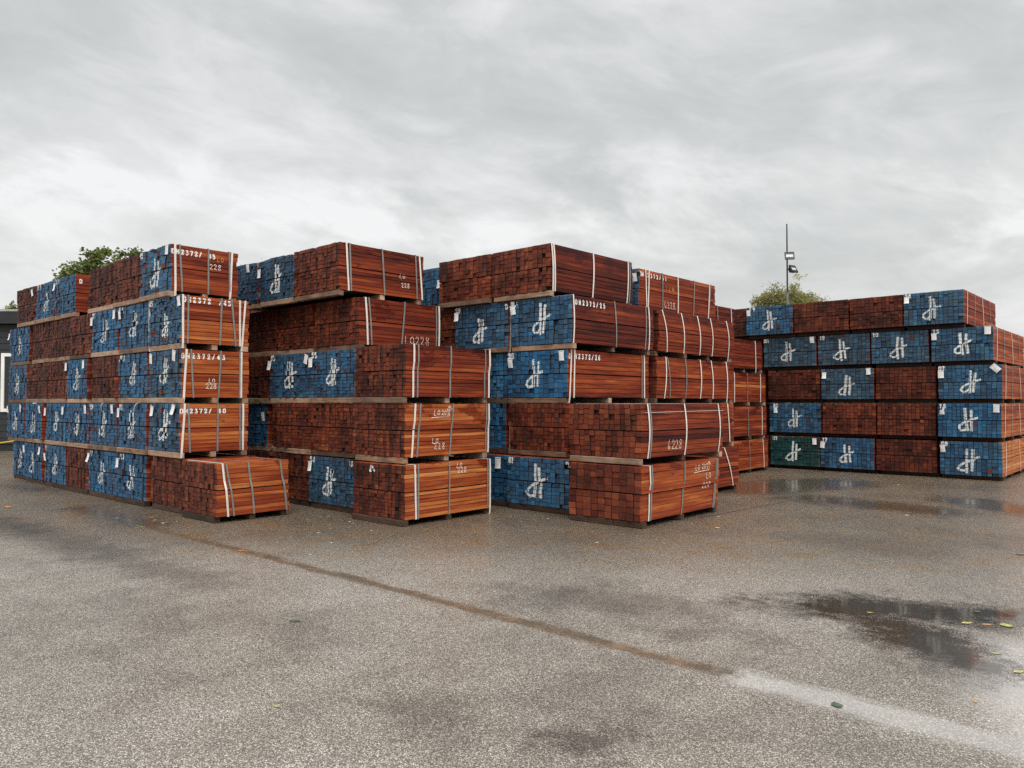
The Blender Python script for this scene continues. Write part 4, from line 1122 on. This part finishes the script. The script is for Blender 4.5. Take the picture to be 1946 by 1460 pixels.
tree('feathery yellow-green tree behind the floodlight pole and far stack', 'feathery_tree', (-18.4, 45.3, 0), 3.8,
     [lobe(0, 7.7, 0, 1.35, 1.15), lobe(.9, 7.5, .3, 1.1, 1.0), lobe(-1.0, 7.4, .3, 1.1, .9), lobe(-2.3, 6.5, .1, .8, .8), lobe(2.2, 6.6, .1, .8, .8), lobe(-1.3, 6.9, .2, 1.0, .9), lobe(1.25, 6.95, -.2, 1.05, 1.0), lobe(-.5, 7.1, -.4, 1.2, 1.0), lobe(.6, 7.1, .3, 1.2, 1.0), lobe(-1.9, 6.3, .2, .8, .7), lobe(1.9, 6.3, 0, .8, .8), lobe(0, 6.0, 0, 2.0, .9)],
     .19, 34000, pale_leaf, bark, 9, .10)

# ------------------------------------------------------------------ hedge added to block bright slits between the bundles
hr = random.Random(31)
hm = MB()
HX0, HX1 = -52.0, 46.0
c0 = Vector((-sa, ca, 0)) * 58.0
nseg = 98
prof = [(-.7, 0), (-.85, 1.0), (-.7, 2.1), (0, 2.75), (.7, 2.1), (.85, 1.0), (.7, 0)]
vs, fs = [], []
for i in range(nseg + 1):
    a = HX0 + (HX1 - HX0) * i / nseg
    for q, (pd_, pz_) in enumerate(prof):
        p_ = c0 + RT * (a + hr.uniform(-.2, .2)) + Vector((-sa, ca, 0)) * (pd_ + hr.uniform(-.2, .2))
        vs.append((p_.x, p_.y, max(0, pz_ + (hr.uniform(-.25, .25) if pz_ > 0 else 0))))
for i in range(nseg):
    for q in range(len(prof) - 1):
        o_ = i * len(prof) + q
        fs.append((o_, o_ + 1, o_ + len(prof) + 1, o_ + len(prof)))
hm.add(vs, fs, 0, (.2, .2, .2))
for i in range(9000):
    a = hr.uniform(HX0, HX1)
    zt_ = 2.9 * hr.random() ** .8
    p_ = c0 + RT * a + Vector((-sa, ca, 0)) * (-.85 + hr.uniform(-.3, .25) + (.8 if zt_ > 2.2 else 0))
    p_.z = zt_
    u_ = Vector((hr.gauss(0, 1), hr.gauss(0, 1), hr.gauss(0, 1))).normalized() * .20
    w_ = u_.cross(Vector((hr.gauss(0, 1), hr.gauss(0, 1), hr.gauss(0, 1)))).normalized() * .09
    hm.add([p_ - u_, p_ + w_, p_ + u_, p_ - w_], [(0, 1, 2, 3)], 0, (hr.gauss(.35, .15),) * 3)
backdrop = hm.build('backdrop', leaf_mat("dark hedge leaves", [(0.1, (0.012, 0.018, 0.008)), (1.0, (0.05, 0.065, 0.02))], .1))
tag(backdrop, 'low dark hedge added far behind the stacks to darken bright gaps', 'backdrop')

# ------------------------------------------------------------------ floodlight mast
galv = simple_mat("galvanised steel", (0.20, 0.205, 0.21), .5, .12, 5, .3)
blackm = simple_mat("dark grey cast housing", (0.022, 0.023, 0.025), .45, .1, 8)
glass, N_, b_, o_ = new_mat("floodlight glass")
b_.inputs['Base Color'].default_value = (0.50, 0.51, 0.50, 1)
b_.inputs['Roughness'].default_value = 0.12
mast = thing('floodlight_mast', 'tall thin grey mast with two black floodlights behind the far stack', 'floodlight', (-15.95, 39.33, 0))
m = MB()
m.tube([(0, 0, 0), (0, 0, 7.4)], [.062, .054], 12)
m.build('pole', galv, mast)
m = MB()
m.tube([(0, 0, 7.4), (0, 0, 10.2), (0, 0, 11.0)], [.044, .036, .030], 10)
m.build('pole_top', blackm, mast)
def flood(zc, ax, yaw_, tilt):
    fl = thing('x', 'x', 'x')
    bpy.data.objects.remove(fl)
    m = MB()
    w2, h2, d2 = .22, .19, .09
    m.add([(-w2, 0, -h2), (w2, 0, -h2), (w2, 0, h2), (-w2, 0, h2), (-w2 * .7, d2 * 2, -h2 * .7), (w2 * .7, d2 * 2, -h2 * .7), (w2 * .7, d2 * 2, h2 * .7), (-w2 * .7, d2 * 2, h2 * .7)],
          [(0, 1, 2, 3), (1, 0, 4, 5), (2, 1, 5, 6), (3, 2, 6, 7), (0, 3, 7, 4), (4, 7, 6, 5)])
    for k in range(5):
        xx = -w2 * .6 + k * w2 * .3
        m.box(xx - .008, xx + .008, d2 * 2, d2 * 2 + .05, -h2 * .6, h2 * .6)
    m.box(-w2 - .02, -w2, -.02, .06, -h2 - .015, h2 + .015)
    m.box(w2, w2 + .02, -.02, .06, -h2 - .015, h2 + .015)
    m.box(-w2, w2, -.02, .06, h2, h2 + .015)
    m.box(-w2, w2, -.02, .06, -h2 - .015, -h2)
    ob = m.build('floodlight', blackm, mast)
    ob.location = (ax[0], ax[1], zc)
    ob.rotation_euler = (tilt, 0, yaw_)
    g2 = MB()
    g2.add([(-w2 * .80, -.006, -h2 * .45), (w2 * .80, -.006, -h2 * .45), (w2 * .80, -.006, h2 * .30), (-w2 * .80, -.006, h2 * .30)], [(0, 1, 2, 3)])
    go = g2.build('lamp_glass', glass, ob)
    b3 = MB()
    b3.tube([(0, .19, 0), (0, .30, 0)], .03, 8)
    b3.build('bracket', blackm, ob)
    return ob
vf = Vector((-sa, ca, 0))
flood(9.28, tuple(-vf.xy * .28 + RT.xy * .03), R(41.9) - .12, -.35)
flood(8.64, tuple(RT.xy * .32 - vf.xy * .05), R(41.9) + .6, -.5)

# ------------------------------------------------------------------ dark building at the left edge
clad, N, b, o_ = new_mat("dark weatherboard")
co = N.n('ShaderNodeTexCoord').outputs['Object']
nz = N.noise(N.v('MULTIPLY', co, (1.0, 1.0, 9.0)), 2.0, 4, .6)
N.put(b.inputs['Base Color'], N.ramp(nz, [(.3, (.010, .011, .013)), (.7, (.024, .026, .029))]))
b.inputs['Roughness'].default_value = .55
fascia_m = simple_mat("black fascia", (0.016, 0.017, 0.019), .5, .1, 3)
trim_m = simple_mat("pale roof trim", (0.34, 0.35, 0.35), .5, .08, 3)
white_m = simple_mat("white painted frame", (0.80, 0.79, 0.76), .45, .04, 3)
yellow_m = simple_mat("yellow painted steel", (0.55, 0.38, 0.04), .45, .1, 4)
pane_m, N_, b_, o_ = new_mat("dark window glass")
b_.inputs['Base Color'].default_value = (0.015, 0.018, 0.02, 1)
b_.inputs['Roughness'].default_value = 0.06
bx, by = -30.3, 7.75
bld = thing('dark_building', 'dark weatherboard building with flat roof and white window beside left stack', 'building', (bx, by, 0), R(41.9))
# local x runs across the facade, +y into the building
m = MB()
zz = 0.25
while zz < 4.2:
    m.add([(-8, 0.0, zz), (6, 0.0, zz), (6, .018, zz + .21), (-8, .018, zz + .21), (-8, .2, zz), (6, .2, zz), (6, .2, zz + .21), (-8, .2, zz + .21)],
          [(0, 1, 2, 3), (0, 4, 5, 1), (3, 2, 6, 7), (1, 5, 6, 2), (4, 0, 3, 7)])
    zz += .213
m.box(-8, 6, .2, 7.5, 0, 4.3)
m.box(-8, 6, .05, .2, 0, .25)
m.build('wall', clad, bld)
m = MB()
m.box(-8.2, 6.2, -.25, 7.7, 4.31, 4.72)
rf = m.build('roof', fascia_m, bld)
m = MB()
m.box(-8.22, 6.22, -.27, 7.72, 4.72, 4.79)
m.build('roof_edge', trim_m, rf)
m = MB()
for (a0, a1, b0, b1) in ((.05, .16, 1.33, 3.32), (1.15, 1.26, 1.33, 3.32), (.16, 1.15, 3.21, 3.32), (.16, 1.15, 1.33, 1.44)):
    m.box(a0, a1, -.05, .0, b0, b1)
wn = m.build('window', white_m, bld)
m = MB()
m.box(.16, 1.15, -.015, -.004, 1.44, 3.21)
m.build('pane', pane_m, wn)
m = MB()
m.tube([(-2.2, -.9, .22), (0.1, -.9, .24), (.9, -1.0, .36), (2.0, -1.0, .5)], .025, 8)
for xx in (-1.8, .1, 1.5):
    m.tube([(xx, -.93, 0), (xx, -.93, .25 + max(0, xx - .1) * .13)], .02, 6)
rail = m.build('yellow_rail', yellow_m, None)
rail.location = (bx, by, 0)
rail.rotation_euler = (0, 0, R(41.9))
tag(rail, 'low yellow steel rail in front of the dark building', 'rail')

# ------------------------------------------------------------------ fallen leaves
def leafm(name, c):
    return simple_mat(name, c, .45, .25, 30)
LM = {'yellow': leafm("yellow leaf", (.46, .38, .12)), 'green': leafm("green leaf", (.055, .085, .05)), 'lime': leafm("lime leaf", (.33, .35, .10)), 'orange': leafm("orange leaf", (.50, .17, .05)),
      'pale': leafm("pale leaf", (.62, .60, .48)), 'tan': leafm("tan leaf", (.42, .24, .10)), 'black': leafm("rotten leaf", (.018, .016, .014))}
def leaf(x, y, size, c, label, ang=None, slim=.42):
    m = MB()
    n = 9
    mid_, lft, rgt = [], [], []
    curlv = rnd.uniform(.05, .22)
    for i in range(n):
        t = i / (n - 1)
        wv = math.sin(math.pi * t ** .8) * slim * .5 * (1 + .18 * math.sin(t * 23 + x))
        zz = .004 + curlv * (t - .5) ** 2
        mid_.append((t - .5, 0, zz))
        lft.append((t - .5 + .02, wv, zz + wv * curlv))
        rgt.append((t - .5 - .02, -wv, zz + wv * curlv * .6))
    vs = [tuple(q * size for q in v) for v in mid_ + lft + rgt]
    fs = []
    for i in range(n - 1):
        fs.append((i, i + 1, n + i + 1, n + i))
        fs.append((2 * n + i, 2 * n + i + 1, i + 1, i))
    m.add(vs, fs)
    ob = m.build('fallen_leaf', LM[c])
    ob.location = (x, y, 0.003)
    ob.rotation_euler = (0, 0, rnd.uniform(0, 6.28) if ang is None else ang)
    tag(ob, label, 'leaf', 'fallen leaves scattered on the wet asphalt')
leaf(-1.50, 4.32, .085, 'green', 'dark green leaf lying on the pale wash of water', 2.2, .7)
leaf(-1.95, 6.38, .055, 'yellow', 'small yellow leaf at the left rim of the dark puddle', .3)
leaf(-1.32, 6.56, .095, 'yellow', 'long yellow leaf floating in the dark puddle', .9)
leaf(-1.20, 6.62, .085, 'tan', 'tan leaf floating beside the long yellow one', .8)
leaf(-1.09, 6.68, .10, 'lime', 'lobed lime leaf at the right side of the puddle', 2.0, .85)
leaf(-1.33, 6.97, .07, 'green', 'green leaf at the far side of the dark puddle', 1.4, .6)
leaf(-1.02, 5.90, .075, 'lime', 'small lime leaf near the right edge of the wet film', .5)
leaf(-0.85, 5.59, .085, 'yellow', 'pale yellow leaf closest to the right picture edge', 1.0)
leaf(-0.95, 4.88, .05, 'tan', 'small tan leaf in the bright water film', 1.9)
leaf(-3.75, 2.27, .062, 'lime', 'lime sliver of leaf alone on the foreground asphalt', .2, .3)
leaf(-5.10, 3.24, .10, 'green', 'green leaf sprig alone left of the run-off line', .5, .6)
leaf(-7.95, 4.37, .10, 'orange', 'orange leaf on the brown run-off line', .9, .5)
leaf(-7.0, 8.0, .075, 'orange', 'rusty leaf on the ground between middle and right stacks', .5, .5)
leaf(-13.94, 3.70, .17, 'orange', 'largest orange leaf at the far left', .3, .5)
leaf(-1.47, 9.87, .10, 'black', 'black leaf at the far right of the yard', .3, .6)
LITTER = {'pale': 'tiny pale leaf scrap on the asphalt near the stacks', 'lime': 'tiny lime leaf scrap on the asphalt near the stacks', 'tan': 'tiny tan leaf scrap on the asphalt near the stacks', 'green': 'tiny green leaf scrap on the asphalt near the stacks'}
litter = [(-9.4, 6.5, 'pale'), (-9.1, 6.38, 'lime'), (-8.75, 6.40, 'pale'), (-8.62, 6.36, 'pale'), (-9.35, 6.25, 'lime'), (-8.3, 5.6, 'pale'), (-7.25, 8.35, 'lime'), (-6.9, 8.45, 'pale'), (-4.04, 9.61, 'tan'),
          (-15.0, 4.5, 'tan'), (-13.7, 4.73, 'lime'), (-11.7, 4.26, 'lime'), (-11.5, 4.4, 'pale'), (-13.3, 4.3, 'pale'), (-14.3, 4.4, 'tan'), (-15.8, 4.2, 'pale'), (-12.6, 4.85, 'lime'), (-12.2, 4.7, 'pale'),
          (-11.2, 4.75, 'lime'), (-10.6, 4.7, 'pale'), (-16.4, 4.6, 'tan'), (-13.0, 3.9, 'lime'), (-6.47, 17.3, 'pale'), (-5.64, 18.0, 'lime'), (-6.2, 18.3, 'pale'), (-4.8, 18.5, 'pale'), (-5.2, 17.6, 'lime'),
          (-4.2, 17.9, 'lime'), (-6.9, 17.0, 'pale'), (-3.9, 18.2, 'green'), (-5.9, 16.8, 'pale'), (-4.5, 16.6, 'pale'), (-3.5, 17.2, 'tan'), (-8.1, 4.9, 'pale'), (-7.6, 5.3, 'pale'), (-7.2, 4.75, 'pale'),
          (-4.6, 4.9, 'pale'), (-5.3, 7.4, 'pale'), (-4.7, 7.9, 'pale'), (-3.2, 12.2, 'pale'), (-2.6, 11.6, 'tan'), (-4.9, 11.9, 'pale')]
for q_ in range(34):
    bx_, by_ = rnd.choice([(rnd.uniform(-16, -11.2), rnd.uniform(4.3, 4.95)), (rnd.uniform(-11, -9.9), rnd.uniform(4.2, 4.9)), (rnd.uniform(-9.8, -7.8), rnd.uniform(5.7, 6.4)),
                          (rnd.uniform(-7.7, -5.6), rnd.uniform(7.6, 8.3)), (rnd.uniform(-8.0, -3.2), rnd.uniform(17.2, 18.4)), (rnd.uniform(-5.2, -4.6), rnd.uniform(8.8, 10.6))])
    litter.append((bx_, by_, rnd.choice(['pale', 'lime', 'tan', 'tan'])))
for x, y, c in litter:
    leaf(x, y, rnd.uniform(.035, .075) * (1.4 if y > 15 else 1), c, LITTER[c], None, rnd.uniform(.3, .6))

for o in col.objects:
    if o.parent is None and 'label' in o:
        n_ = len(o['label'].split())
        if not 4 <= n_ <= 16: print('LABELWORDS', n_, o['label'])
_seen = {}
for o in col.objects:
    if o.parent is None and o.get('category') == 'timber bundle':
        if o['label'] in _seen: print('DUP', o['label'])
        _seen[o['label']] = 1
